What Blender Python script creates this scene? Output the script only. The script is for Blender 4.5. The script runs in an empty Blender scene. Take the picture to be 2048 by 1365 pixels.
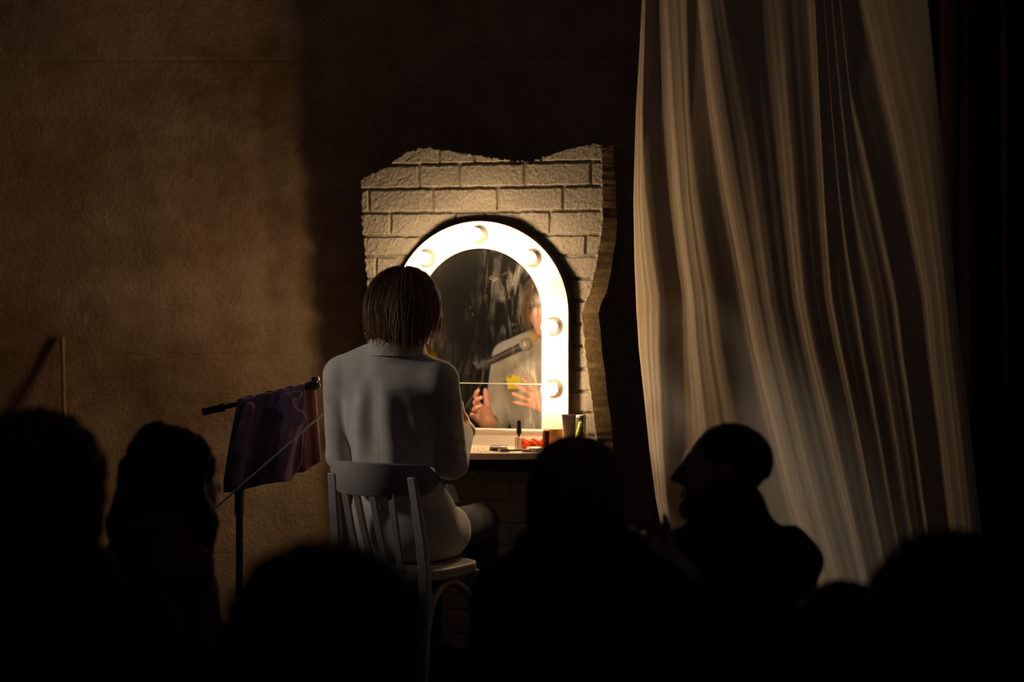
import bpy, math, random
import numpy as np
from mathutils import Vector, Matrix

rng = np.random.default_rng(7)
random.seed(7)
SC = bpy.context.scene
COL = SC.collection
F32 = np.float32

# ------------------------------------------------------------------ camera
FPX, HZ, CAMZ = 4000.0, 572.0, 1.35          # focal length (px), horizon row, eye height
cam_d = bpy.data.cameras.new('camera')
cam = bpy.data.objects.new('camera', cam_d)
COL.objects.link(cam)
cam.location = (0, 0, CAMZ)
cam.rotation_euler = (math.pi / 2, 0, 0)
cam_d.sensor_width = 36
cam_d.lens = FPX / 2048 * 36
cam_d.shift_y = -(682.5 - HZ) / 2048
cam_d.clip_start = 0.05
cam_d.clip_end = 60
cam_d.dof.use_dof = True
cam_d.dof.focus_distance = 6.7
cam_d.dof.aperture_fstop = 2.0
SC.camera = cam


def at(px, py, Y):
    return np.array([(px - 1024) / FPX * Y, Y, CAMZ - (py - HZ) / FPX * Y])


# ------------------------------------------------------------------ materials
def node(nt, kind, **kw):
    n = nt.nodes.new(kind)
    for k, v in kw.items():
        n.inputs[k.replace('_', ' ')].default_value = v
    return n


def mat(name, col, rough=0.6, var=0.15, vscale=8, bump=0.0, bscale=150, metal=0.0, spec=0.3, sheen=0.0,
        trans=0.0, stretch=(1, 1, 1), detail=4, alt=None, bdist=0.004):
    m = bpy.data.materials.new(name)
    m.use_nodes = True
    nt = m.node_tree
    b = nt.nodes['Principled BSDF']
    b.inputs['Roughness'].default_value = rough
    b.inputs['Metallic'].default_value = metal
    b.inputs['Specular IOR Level'].default_value = spec
    b.inputs['Sheen Weight'].default_value = sheen
    b.inputs['Transmission Weight'].default_value = trans
    tc = node(nt, 'ShaderNodeTexCoord')
    mp = node(nt, 'ShaderNodeMapping')
    mp.inputs['Scale'].default_value = stretch
    nt.links.new(tc.outputs['Object'], mp.inputs['Vector'])
    nz = node(nt, 'ShaderNodeTexNoise', Scale=vscale, Detail=detail, Roughness=0.6)
    nt.links.new(mp.outputs[0], nz.inputs['Vector'])
    rp = node(nt, 'ShaderNodeValToRGB')
    a = np.array(col) * (1 - var)
    c = np.array(alt if alt is not None else col) * (1 + (0 if alt is not None else var))
    rp.color_ramp.elements[0].position = 0.3
    rp.color_ramp.elements[1].position = 0.7
    rp.color_ramp.elements[0].color = (*a, 1)
    rp.color_ramp.elements[1].color = (*np.clip(c, 0, 1), 1)
    nt.links.new(nz.outputs['Fac'], rp.inputs['Fac'])
    nt.links.new(rp.outputs['Color'], b.inputs['Base Color'])
    if bump > 0:
        n2 = node(nt, 'ShaderNodeTexNoise', Scale=bscale, Detail=3.0, Roughness=0.6)
        nt.links.new(mp.outputs[0], n2.inputs['Vector'])
        bp = node(nt, 'ShaderNodeBump', Strength=bump, Distance=bdist)
        nt.links.new(n2.outputs['Fac'], bp.inputs['Height'])
        nt.links.new(bp.outputs[0], b.inputs['Normal'])
    return m


def wall_material():
    m = bpy.data.materials.new('rough_amber_plaster')
    m.use_nodes = True
    nt = m.node_tree
    L = nt.links.new
    b = nt.nodes['Principled BSDF']
    b.inputs['Roughness'].default_value = 0.95
    b.inputs['Specular IOR Level'].default_value = 0.05
    tc = node(nt, 'ShaderNodeTexCoord')
    n1 = node(nt, 'ShaderNodeTexNoise', Scale=1.6, Detail=6.0, Roughness=0.65)
    n2 = node(nt, 'ShaderNodeTexNoise', Scale=9.0, Detail=6.0, Roughness=0.7)
    n3 = node(nt, 'ShaderNodeTexNoise', Scale=62.0, Detail=5.0, Roughness=0.72)
    n4 = node(nt, 'ShaderNodeTexNoise', Scale=13.0, Detail=3.0, Roughness=0.55, Distortion=0.2)
    for n in (n1, n2, n3, n4):
        L(tc.outputs['Object'], n.inputs['Vector'])
    mx = node(nt, 'ShaderNodeMath'); mx.operation = 'MULTIPLY_ADD'
    L(n1.outputs['Fac'], mx.inputs[0]); mx.inputs[1].default_value = 0.65
    s2 = node(nt, 'ShaderNodeMath'); s2.operation = 'MULTIPLY'
    L(n2.outputs['Fac'], s2.inputs[0]); s2.inputs[1].default_value = 0.35
    L(s2.outputs[0], mx.inputs[2])
    rp = node(nt, 'ShaderNodeValToRGB')
    rp.color_ramp.elements[0].position = 0.36
    rp.color_ramp.elements[1].position = 0.64
    rp.color_ramp.elements[0].color = (0.37, 0.205, 0.092, 1)
    rp.color_ramp.elements[1].color = (0.76, 0.55, 0.335, 1)
    L(mx.outputs[0], rp.inputs['Fac'])
    L(rp.outputs['Color'], b.inputs['Base Color'])
    # seams between the cloth/plaster sheets
    sx = node(nt, 'ShaderNodeSeparateXYZ'); L(tc.outputs['Object'], sx.inputs[0])
    seam = None
    for z0, wd in ((2.25, 0.012), (1.075, 0.007)):
        d = node(nt, 'ShaderNodeMath'); d.operation = 'MULTIPLY_ADD'
        wob = node(nt, 'ShaderNodeMath'); wob.operation = 'MULTIPLY_ADD'
        L(n4.outputs['Fac'], wob.inputs[0]); wob.inputs[1].default_value = 0.02; L(sx.outputs['Z'], wob.inputs[2])
        L(wob.outputs[0], d.inputs[0]); d.inputs[1].default_value = 1.0; d.inputs[2].default_value = -z0 - 0.01
        ab = node(nt, 'ShaderNodeMath'); ab.operation = 'ABSOLUTE'; L(d.outputs[0], ab.inputs[0])
        sm = node(nt, 'ShaderNodeMapRange'); L(ab.outputs[0], sm.inputs['Value'])
        sm.inputs['From Min'].default_value = 0.0; sm.inputs['From Max'].default_value = wd
        sm.inputs['To Min'].default_value = -0.30; sm.inputs['To Max'].default_value = 0.0
        if seam is None:
            seam = sm
        else:
            ad = node(nt, 'ShaderNodeMath'); ad.operation = 'ADD'
            L(seam.outputs[0], ad.inputs[0]); L(sm.outputs[0], ad.inputs[1]); seam = ad
    h = node(nt, 'ShaderNodeMath'); h.operation = 'MULTIPLY_ADD'
    L(n4.outputs['Fac'], h.inputs[0]); h.inputs[1].default_value = 0.75; L(n3.outputs['Fac'], h.inputs[2])
    h2 = node(nt, 'ShaderNodeMath'); h2.operation = 'ADD'
    L(h.outputs[0], h2.inputs[0]); L(seam.outputs[0], h2.inputs[1])
    bp = node(nt, 'ShaderNodeBump', Strength=0.95, Distance=0.016)
    L(h2.outputs[0], bp.inputs['Height'])
    L(bp.outputs[0], b.inputs['Normal'])
    return m


def mirror_material():
    m = bpy.data.materials.new('smeared_mirror')
    m.use_nodes = True
    nt = m.node_tree
    L = nt.links.new
    nt.nodes.remove(nt.nodes['Principled BSDF'])
    out = nt.nodes['Material Output']
    gl = node(nt, 'ShaderNodeBsdfGlossy', Roughness=0.0)
    gl.inputs['Color'].default_value = (0.86, 0.85, 0.82, 1)
    df = node(nt, 'ShaderNodeBsdfDiffuse')
    df.inputs['Color'].default_value = (0.75, 0.7, 0.62, 1)
    tc = node(nt, 'ShaderNodeTexCoord')
    # wiped smears: streaky noise, stronger to the right and near the bottom
    mp = node(nt, 'ShaderNodeMapping'); mp.inputs['Scale'].default_value = (26, 26, 5)
    mp.inputs['Rotation'].default_value = (0, 0.35, 0)
    L(tc.outputs['Object'], mp.inputs['Vector'])
    n1 = node(nt, 'ShaderNodeTexNoise', Scale=1.0, Detail=5.0, Roughness=0.65, Distortion=1.5)
    L(mp.outputs[0], n1.inputs['Vector'])
    n2 = node(nt, 'ShaderNodeTexNoise', Scale=6.5, Detail=3.0, Roughness=0.5, Distortion=0.6)
    L(tc.outputs['Object'], n2.inputs['Vector'])
    sx = node(nt, 'ShaderNodeSeparateXYZ'); L(tc.outputs['Object'], sx.inputs[0])

    def mr(src, a, b_, c, d):
        r = node(nt, 'ShaderNodeMapRange')
        L(src, r.inputs['Value'])
        for k, v in zip(('From Min', 'From Max', 'To Min', 'To Max'), (a, b_, c, d)):
            r.inputs[k].default_value = v
        return r.outputs[0]

    def mul(a, b_):
        r = node(nt, 'ShaderNodeMath'); r.operation = 'MULTIPLY'
        L(a, r.inputs[0]); L(b_, r.inputs[1]); return r.outputs[0]

    def add(a, b_):
        r = node(nt, 'ShaderNodeMath'); r.operation = 'ADD'
        L(a, r.inputs[0]); L(b_, r.inputs[1]); return r.outputs[0]
    streak = mr(n1.outputs['Fac'], 0.47, 0.76, 0.0, 0.36)
    patch = mr(n2.outputs['Fac'], 0.42, 0.66, 0.05, 1.0)
    right = mr(sx.outputs['X'], 0.0, 0.22, 0.22, 2.0)
    low = mr(sx.outputs['Z'], 0.14, 0.06, 0.0, 0.05)
    smear = mul(mul(streak, patch), right)
    n5 = node(nt, 'ShaderNodeTexNoise', Scale=34.0, Detail=2.0, Roughness=0.5, Distortion=0.8)
    L(tc.outputs['Object'], n5.inputs['Vector'])
    dabs = mul(mr(n5.outputs['Fac'], 0.62, 0.8, 0.0, 0.35), mr(n2.outputs['Fac'], 0.5, 0.64, 0.0, 1.0))
    base = node(nt, 'ShaderNodeValue'); base.outputs[0].default_value = 0.013
    fac = add(add(smear, base.outputs[0]), add(mul(low, n1.outputs['Fac']), dabs))
    ms = node(nt, 'ShaderNodeMixShader')
    L(fac, ms.inputs[0]); L(gl.outputs[0], ms.inputs[1]); L(df.outputs[0], ms.inputs[2])
    L(ms.outputs[0], out.inputs['Surface'])
    return m


def emit(name, col, s):
    m = bpy.data.materials.new(name)
    m.use_nodes = True
    nt = m.node_tree
    nt.nodes.remove(nt.nodes['Principled BSDF'])
    e = node(nt, 'ShaderNodeEmission', Strength=s)
    e.inputs['Color'].default_value = (*col, 1)
    nt.links.new(e.outputs[0], nt.nodes['Material Output'].inputs['Surface'])
    return m


def globe_material():
    m = bpy.data.materials.new('glowing_bulb_glass')
    m.use_nodes = True
    nt = m.node_tree
    nt.nodes.remove(nt.nodes['Principled BSDF'])
    e = node(nt, 'ShaderNodeEmission', Strength=5.0)
    e.inputs['Color'].default_value = (1.0, 0.74, 0.46, 1)
    t = node(nt, 'ShaderNodeBsdfTransparent')
    mx = node(nt, 'ShaderNodeMixShader')
    mx.inputs[0].default_value = 0.35
    nt.links.new(t.outputs[0], mx.inputs[1]); nt.links.new(e.outputs[0], mx.inputs[2])
    nt.links.new(mx.outputs[0], nt.nodes['Material Output'].inputs['Surface'])
    return m


def hair_material(name, c0, c1, transl=.5):
    m = mat(name, c0, 0.42, 0.3, 70, 0, stretch=(1, 1, .12), spec=0.45, alt=c1)
    nt = m.node_tree
    b = nt.nodes['Principled BSDF']
    tr = node(nt, 'ShaderNodeBsdfTranslucent')
    rp = [n for n in nt.nodes if n.type == 'VALTORGB'][0]
    nt.links.new(rp.outputs['Color'], tr.inputs['Color'])
    mx = node(nt, 'ShaderNodeMixShader'); mx.inputs[0].default_value = transl
    nt.links.new(b.outputs[0], mx.inputs[1]); nt.links.new(tr.outputs[0], mx.inputs[2])
    nt.links.new(mx.outputs[0], nt.nodes['Material Output'].inputs['Surface'])
    return m


MT = dict(
    wall=wall_material(),
    mirror=mirror_material(),
    floor=mat('black_stage_floor', (0.02, 0.018, 0.017), 0.7, 0.3, 3, 0.2, 60),
    brick=mat('grey_foam_brick', (0.35, 0.305, 0.235), 0.95, 0.34, 170, 0.85, 300, spec=0.05, bdist=0.004),
    white=mat('white_painted_board', (0.80, 0.77, 0.70), 0.5, 0.05, 6, 0.08, 60),
    edge=mat('shade_brown_board_edge', (0.10, 0.055, 0.03), 0.7, 0.2, 20),  # dark tone puts the shade of the unlit frame side into the colour
    socket=mat('bulb_socket_brass', (0.86, 0.76, 0.58), 0.35, 0.1, 20),
    bulb=emit('glowing_filament', (1.0, 0.70, 0.41), 1000), globe=globe_material(),
    joint=mat('white_joint_strip', (0.8, 0.78, 0.72), 0.5, 0.05, 20),
    table=mat('pale_table_laminate', (0.62, 0.50, 0.37), 0.5, 0.12, 14, 0.1, 80),
    tedge=mat('striped_table_edge', (0.50, 0.38, 0.27), 0.6, 0.1, 30, alt=(0.62, 0.55, 0.48)),
    dwood=mat('dark_wood', (0.035, 0.025, 0.02), 0.6, 0.3, 10),
    chair=mat('grey_chair_paint', (0.37, 0.335, 0.305), 0.42, 0.10, 12, 0.08, 90, spec=0.4),
    jacket=mat('linen_jacket', (0.53, 0.49, 0.42), 0.9, 0.10, 18, 0.35, 420, sheen=0.45, spec=0.1, bdist=0.0015),
    trouser=mat('dark_cloth_trousers', (0.05, 0.045, 0.042), 0.9, 0.1, 18, 0.3, 420, sheen=0.1, spec=0.1, bdist=0.0015),
    skin=mat('actor_skin', (0.66, 0.32, 0.21), 0.5, 0.07, 30, 0.1, 300, spec=0.35, bdist=0.001),
    hair=hair_material('brown_straight_hair', (0.20, 0.095, 0.036), (0.50, 0.27, 0.10)),
    yellow=mat('yellow_shirt_cloth', (0.72, 0.44, 0.03), 0.8, 0.1, 20, 0.2, 300, bdist=0.001),
    lemon=mat('yellow_handkerchief', (0.85, 0.68, 0.02), 0.8, 0.1, 40, 0.2, 300, bdist=0.001),
    coat=mat('purple_wool', (0.16, 0.10, 0.19), 0.95, 0.2, 14, 0.4, 350, sheen=0.2, spec=0.05, bdist=0.0015),
    lining=mat('plum_lining', (0.24, 0.10, 0.13), 0.8, 0.15, 14, 0.2, 200, sheen=0.2, bdist=0.001),
    black=mat('black_metal', (0.018, 0.017, 0.016), 0.35, 0.2, 20, spec=0.5),
    rubber=mat('black_rubber', (0.025, 0.024, 0.022), 0.6, 0.2, 30),
    steel=mat('brushed_steel_rod', (0.45, 0.42, 0.38), 0.35, 0.1, 30, metal=0.8),
    mesh=mat('microphone_mesh', (0.42, 0.38, 0.32), 0.45, 0.3, 260, 1.0, 420, metal=0.6, bdist=0.003),
    stick=mat('varnished_wood_stick', (0.42, 0.22, 0.08), 0.5, 0.2, 30, stretch=(1, 1, 0.1)),
    drape=mat('beige_cotton_drape', (0.60, 0.49, 0.345), 0.95, 0.10, 5, 0.5, 260, spec=0.05, sheen=0.1,
              stretch=(3, 3, 0.22), bdist=0.0025),
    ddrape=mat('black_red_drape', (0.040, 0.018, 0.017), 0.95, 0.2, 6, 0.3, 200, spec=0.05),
    shoe=mat('dark_shoe_leather', (0.02, 0.015, 0.012), 0.4, 0.2, 20),
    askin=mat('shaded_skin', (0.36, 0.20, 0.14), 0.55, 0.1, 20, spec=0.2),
    eye=mat('eye_white', (0.7, 0.68, 0.64), 0.25, 0.05, 20),
)


# ------------------------------------------------------------------ mesh helpers
def tag(o, label=None, cat=None, group=None, kind=None):
    if label: o['label'] = label
    if cat: o['category'] = cat
    if group: o['group'] = group
    if kind: o['kind'] = kind
    return o


def link_mesh(name, V, F, m, parent=None, smooth=True, loc=None):
    me = bpy.data.meshes.new(name)
    V = np.asarray(V, dtype=F32)
    if isinstance(F, np.ndarray) and F.ndim == 2:
        n, k = F.shape
        me.vertices.add(len(V)); me.vertices.foreach_set('co', V.ravel())
        me.loops.add(n * k); me.loops.foreach_set('vertex_index', F.astype(np.int32).ravel())
        me.polygons.add(n); me.polygons.foreach_set('loop_start', np.arange(0, n * k, k, dtype=np.int32))
        me.update(calc_edges=True)
        me.validate()
    else:
        me.from_pydata([tuple(map(float, v)) for v in V], [], [tuple(int(i) for i in f) for f in F])
        me.update()
    me.polygons.foreach_set('use_smooth', np.full(len(me.polygons), smooth))
    me.materials.append(m)
    o = bpy.data.objects.new(name, me)
    COL.objects.link(o)
    if parent is not None:
        o.parent = parent
    if loc is not None:
        o.location = tuple(float(x) for x in loc)
    return o


def empty(name, loc, rz=0.0):
    o = bpy.data.objects.new(name, None)
    COL.objects.link(o)
    o.location = tuple(float(x) for x in loc)
    o.rotation_euler = (0, 0, rz)
    o.empty_display_size = 0.1
    return o


def norm(v):
    v = np.asarray(v, float)
    return v / (np.linalg.norm(v) + 1e-12)


class MB:
    """collects shapes, links them as one mesh"""
    def __init__(s):
        s.v = []; s.f = []; s.n = 0

    def add(s, V, F):
        V = np.asarray(V, float)
        s.v.append(V)
        s.f.extend([tuple(i + s.n for i in f) for f in F])
        s.n += len(V)
        return s

    def box(s, c, size, R=None, bev=0.0):
        hx, hy, hz = [x / 2 for x in size]
        if bev <= 0:
            V = np.array([[x, y, z] for x in (-hx, hx) for y in (-hy, hy) for z in (-hz, hz)])
            Fc = [(0, 1, 3, 2), (4, 6, 7, 5), (0, 4, 5, 1), (2, 3, 7, 6), (0, 2, 6, 4), (1, 5, 7, 3)]
        else:
            b = min(bev, hx * .95, hy * .95, hz * .95)
            V = []; idx = {}
            for sx in (-1, 1):
                for sy in (-1, 1):
                    for sz in (-1, 1):
                        for k, p in enumerate(((hx, hy - b, hz - b), (hx - b, hy, hz - b), (hx - b, hy - b, hz))):
                            idx[(sx, sy, sz, k)] = len(V)
                            V.append((sx * p[0], sy * p[1], sz * p[2]))
            V = np.array(V)
            g = lambda *a: idx[a]
            Fc = []
            for q in (-1, 1):
                Fc.append([g(q, a, b2, 0) for a, b2 in ((-1, -1), (1, -1), (1, 1), (-1, 1))][::q])
                Fc.append([g(a, q, b2, 1) for a, b2 in ((-1, -1), (1, -1), (1, 1), (-1, 1))][::-q])
                Fc.append([g(a, b2, q, 2) for a, b2 in ((-1, -1), (1, -1), (1, 1), (-1, 1))][::q])
            for a in (-1, 1):
                for b2 in (-1, 1):
                    Fc.append([g(a, b2, -1, 0), g(a, b2, 1, 0), g(a, b2, 1, 1), g(a, b2, -1, 1)][::-a * b2])
                    Fc.append([g(a, -1, b2, 0), g(a, 1, b2, 0), g(a, 1, b2, 2), g(a, -1, b2, 2)][::a * b2])
                    Fc.append([g(-1, a, b2, 1), g(1, a, b2, 1), g(1, a, b2, 2), g(-1, a, b2, 2)][::-a * b2])
                    for c2 in (-1, 1):
                        Fc.append([g(a, b2, c2, 0), g(a, b2, c2, 1), g(a, b2, c2, 2)][::a * b2 * c2])
        if R is not None:
            V = V @ np.asarray(R).T
        return s.add(V + np.asarray(c), Fc)

    def tube(s, P, r, n=10, caps=True, flat=1.0, up=None, closed=False):
        P = np.asarray(P, float)
        m = len(P)
        r = np.full(m, r) if np.isscalar(r) else np.asarray(r, float)
        T = np.gradient(P, axis=0)
        if closed:
            T = np.roll(P, -1, 0) - np.roll(P, 1, 0)
        T /= np.linalg.norm(T, axis=1)[:, None] + 1e-12
        u = np.array(up, float) if up is not None else (np.array([0, 0, 1.]) if abs(T[0][2]) < .9 else np.array([1., 0, 0]))
        V = []
        for i in range(m):
            t = T[i]
            a = np.cross(t, u); a /= np.linalg.norm(a) + 1e-12
            b = np.cross(a, t)
            if up is None:
                u = b
            ang = np.arange(n) * 2 * math.pi / n
            V.append(P[i] + r[i] * (np.cos(ang)[:, None] * a + flat * np.sin(ang)[:, None] * b))
        V = np.concatenate(V)
        Fc = []
        for i in range(m if closed else m - 1):
            j = (i + 1) % m
            for k in range(n):
                Fc.append((i * n + k, i * n + (k + 1) % n, j * n + (k + 1) % n, j * n + k))
        if caps and not closed:
            Fc.append(tuple(range(n))[::-1]); Fc.append(tuple((m - 1) * n + k for k in range(n)))
        return s.add(V, Fc)

    def lathe(s, prof, n=24, c=(0, 0, 0), R=None):
        """prof: (r, z) from bottom to top"""
        V = []; Fc = []
        ang = np.arange(n) * 2 * math.pi / n
        for r, z in prof:
            V.append(np.stack([r * np.cos(ang), r * np.sin(ang), np.full(n, z)], 1))
        V = np.concatenate(V)
        for i in range(len(prof) - 1):
            for k in range(n):
                Fc.append((i * n + k, i * n + (k + 1) % n, (i + 1) * n + (k + 1) % n, (i + 1) * n + k))
        if prof[0][0] > 1e-6: Fc.append(tuple(range(n))[::-1])
        if prof[-1][0] > 1e-6: Fc.append(tuple((len(prof) - 1) * n + k for k in range(n)))
        if R is not None: V = V @ np.asarray(R).T
        return s.add(V + np.asarray(c), Fc)

    def prism(s, poly, h0, h1, fr=lambda a, b, h: (a, b, h)):
        """poly (a,b) list extruded between h0 and h1, mapped by fr(a,b,h)"""
        n = len(poly)
        V = [fr(a, b, h0) for a, b in poly] + [fr(a, b, h1) for a, b in poly]
        Fc = [tuple(range(n))[::-1], tuple(range(n, 2 * n))]
        Fc += [(i, (i + 1) % n, n + (i + 1) % n, n + i) for i in range(n)]
        return s.add(V, Fc)

    def shift(s, d):
        s.v = [v + np.asarray(d) for v in s.v]
        return s

    def build(s, name, m, parent=None, smooth=True, loc=None, bevel=0.0, autos=True):
        V = np.concatenate(s.v)
        o = link_mesh(name, V, s.f, m, parent, smooth, loc)
        if bevel > 0:
            b = o.modifiers.new('bevel', 'BEVEL'); b.width = bevel; b.segments = 2; b.limit_method = 'ANGLE'
            b.angle_limit = math.radians(40)
        if smooth and autos:
            o.data.set_sharp_from_angle(angle=math.radians(42))
        return o


def fix_normals(o):
    import bmesh
    bm = bmesh.new(); bm.from_mesh(o.data)
    bmesh.ops.recalc_face_normals(bm, faces=bm.faces)
    bm.to_mesh(o.data); bm.free()
    return o


# ------------------------------------------------------------------ smooth blended bodies (distance field -> one surface)
class Field:
    def __init__(s, lo, hi, h):
        s.h = h
        s.lo = np.asarray(lo, float)
        s.n = np.ceil((np.asarray(hi, float) - s.lo) / h).astype(int) + 1
        s.d = np.full(s.n, 0.5, F32)

    def _put(s, fn, lo, hi, k, op):
        m = k + 3 * s.h
        i0 = np.maximum(np.floor((np.asarray(lo) - m - s.lo) / s.h).astype(int), 0)
        i1 = np.minimum(np.ceil((np.asarray(hi) + m - s.lo) / s.h).astype(int) + 1, s.n)
        if np.any(i1 <= i0): return s
        ax = [(s.lo[a] + s.h * np.arange(i0[a], i1[a])).astype(F32) for a in range(3)]
        X = ax[0][:, None, None]; Y = ax[1][None, :, None]; Z = ax[2][None, None, :]
        sl = tuple(slice(i0[a], i1[a]) for a in range(3))
        d1 = s.d[sl]; d2 = fn(X, Y, Z).astype(F32)
        k = max(k, 1e-5)
        if op == 'u':
            hh = np.maximum(k - np.abs(d1 - d2), 0) / k
            s.d[sl] = np.minimum(d1, d2) - hh * hh * k * .25
        elif op == 's':
            d2 = -d2
            hh = np.maximum(k - np.abs(d1 - d2), 0) / k
            s.d[sl] = np.maximum(d1, d2) + hh * hh * k * .25
        return s

    def cap(s, a, b, ra, rb=None, k=0.02, op='u'):
        a = np.asarray(a, float); b = np.asarray(b, float)
        rb = ra if rb is None else rb
        ab = b - a; L2 = float(ab @ ab) + 1e-9
        R = max(ra, rb)

        def fn(X, Y, Z):
            x = X - a[0]; y = Y - a[1]; z = Z - a[2]
            t = np.clip((x * ab[0] + y * ab[1] + z * ab[2]) / L2, 0, 1)
            return np.sqrt((x - t * ab[0]) ** 2 + (y - t * ab[1]) ** 2 + (z - t * ab[2]) ** 2) - (ra + (rb - ra) * t)
        return s._put(fn, np.minimum(a, b) - R, np.maximum(a, b) + R, k, op)

    def ell(s, c, rad, R=None, k=0.02, op='u'):
        c = np.asarray(c, float); rad = np.asarray(rad, float)
        R = np.eye(3) if R is None else np.asarray(R)
        m = rad.max()

        def fn(X, Y, Z):
            x = X - c[0]; y = Y - c[1]; z = Z - c[2]
            q = [R[0, i] * x + R[1, i] * y + R[2, i] * z for i in range(3)]
            k0 = np.sqrt(sum((q[i] / rad[i]) ** 2 for i in range(3)))
            k1 = np.sqrt(sum((q[i] / rad[i] ** 2) ** 2 for i in range(3))) + 1e-6
            return k0 * (k0 - 1) / k1
        return s._put(fn, c - m, c + m, k, op)

    def box(s, c, half, R=None, rnd=0.01, k=0.01, op='u'):
        c = np.asarray(c, float); half = np.asarray(half, float)
        R = np.eye(3) if R is None else np.asarray(R)
        m = float(np.linalg.norm(half))

        def fn(X, Y, Z):
            x = X - c[0]; y = Y - c[1]; z = Z - c[2]
            q = [np.abs(R[0, i] * x + R[1, i] * y + R[2, i] * z) - (half[i] - rnd) for i in range(3)]
            return np.sqrt(sum(np.maximum(t, 0) ** 2 for t in q)) + np.minimum(np.maximum(q[0], np.maximum(q[1], q[2])), 0) - rnd
        return s._put(fn, c - m, c + m, k, op)

    def chain(s, pts, rs, k=0.02, op='u'):
        for i in range(len(pts) - 1):
            s.cap(pts[i], pts[i + 1], rs[i], rs[i + 1], k, op)
        return s

    def mesh(s):
        d = s.d
        # close the surface at the borders
        d[0] = d[-1] = 0.5; d[:, 0] = d[:, -1] = 0.5; d[:, :, 0] = d[:, :, -1] = 0.5
        neg = d < 0
        c = np.zeros(np.array(d.shape) - 1, np.int8)
        for i in (0, 1):
            for j in (0, 1):
                for k in (0, 1):
                    c += neg[i:neg.shape[0] - 1 + i, j:neg.shape[1] - 1 + j, k:neg.shape[2] - 1 + k]
        act = (c > 0) & (c < 8)
        ijk = np.argwhere(act)
        ids = np.full(act.shape, -1, np.int64)
        ids[act] = np.arange(len(ijk))
        cor = {}
        for i in (0, 1):
            for j in (0, 1):
                for k in (0, 1):
                    cor[(i, j, k)] = d[ijk[:, 0] + i, ijk[:, 1] + j, ijk[:, 2] + k].astype(float)
        acc = np.zeros((len(ijk), 3)); cnt = np.zeros(len(ijk))
        for ax in range(3):
            o = [a for a in range(3) if a != ax]
            for p in (0, 1):
                for q in (0, 1):
                    A = [0, 0, 0]; A[o[0]] = p; A[o[1]] = q
                    B = list(A); B[ax] = 1
                    da, db = cor[tuple(A)], cor[tuple(B)]
                    x = (da < 0) != (db < 0)
                    t = np.where(x, da / np.where(x, da - db, 1), 0)
                    P = np.tile(np.array(A, float), (len(ijk), 1)); P[:, ax] = t
                    acc += np.where(x[:, None], P, 0); cnt += x
        V = s.lo + s.h * (ijk + acc / np.maximum(cnt, 1)[:, None])
        Fs = []
        for ax in range(3):
            o1, o2 = [(1, 2), (2, 0), (0, 1)][ax]
            sl0 = [slice(None)] * 3; sl1 = [slice(None)] * 3
            sl0[ax] = slice(0, -1); sl1[ax] = slice(1, None)
            a, b = neg[tuple(sl0)], neg[tuple(sl1)]
            e = np.argwhere(a != b)
            e = e[(e[:, o1] > 0) & (e[:, o2] > 0) & (e[:, o1] < act.shape[o1]) & (e[:, o2] < act.shape[o2])]
            if len(e) == 0: continue
            flip = ~a[tuple(e.T)]
            q = []
            for du, dv in ((1, 1), (0, 1), (0, 0), (1, 0)):
                t = e.copy(); t[:, o1] -= du; t[:, o2] -= dv
                q.append(ids[tuple(t.T)])
            q = np.stack(q, 1)
            q[flip] = q[flip][:, ::-1]
            Fs.append(q)
        Fq = np.concatenate(Fs)
        Fq = Fq[(Fq >= 0).all(1)]
        return V, Fq[:, ::1]


def vnormals(V, Fq):
    n = np.cross(V[Fq[:, 2]] - V[Fq[:, 0]], V[Fq[:, 3]] - V[Fq[:, 1]])
    N = np.zeros_like(V)
    for i in range(4): np.add.at(N, Fq[:, i], n)
    return N / (np.linalg.norm(N, axis=1)[:, None] + 1e-12)


def field_obj(name, fld, m, parent=None, org=(0, 0, 0), loc=None, disp=None, smooth_it=1):
    V, Fq = fld.mesh()
    for _ in range(smooth_it):                     # light relaxation
        acc = np.zeros_like(V); cnt = np.zeros(len(V))
        for i in range(4):
            a, b = Fq[:, i], Fq[:, (i + 1) % 4]
            np.add.at(acc, a, V[b]); np.add.at(cnt, a, 1)
            np.add.at(acc, b, V[a]); np.add.at(cnt, b, 1)
        V = V * .5 + .5 * acc / np.maximum(cnt, 1)[:, None]
    if disp is not None:
        V = V + vnormals(V, Fq) * disp(V)[:, None]
    return link_mesh(name, V - np.asarray(org), Fq, m, parent, True, loc)


def yawR(a):
    """columns: right, forward, up.  a = clockwise turn seen from above (0 looks along +Y)"""
    s_, c_ = math.sin(a), math.cos(a)
    return np.array([[c_, s_, 0], [-s_, c_, 0], [0, 0, 1.]])


def headR(yaw, pitch=0.0, roll=0.0):
    R = yawR(yaw)
    p = np.array([[1, 0, 0], [0, math.cos(pitch), -math.sin(pitch)], [0, math.sin(pitch), math.cos(pitch)]])
    r = np.array([[math.cos(roll), 0, math.sin(roll)], [0, 1, 0], [-math.sin(roll), 0, math.cos(roll)]])
    return R @ p @ r


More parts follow.
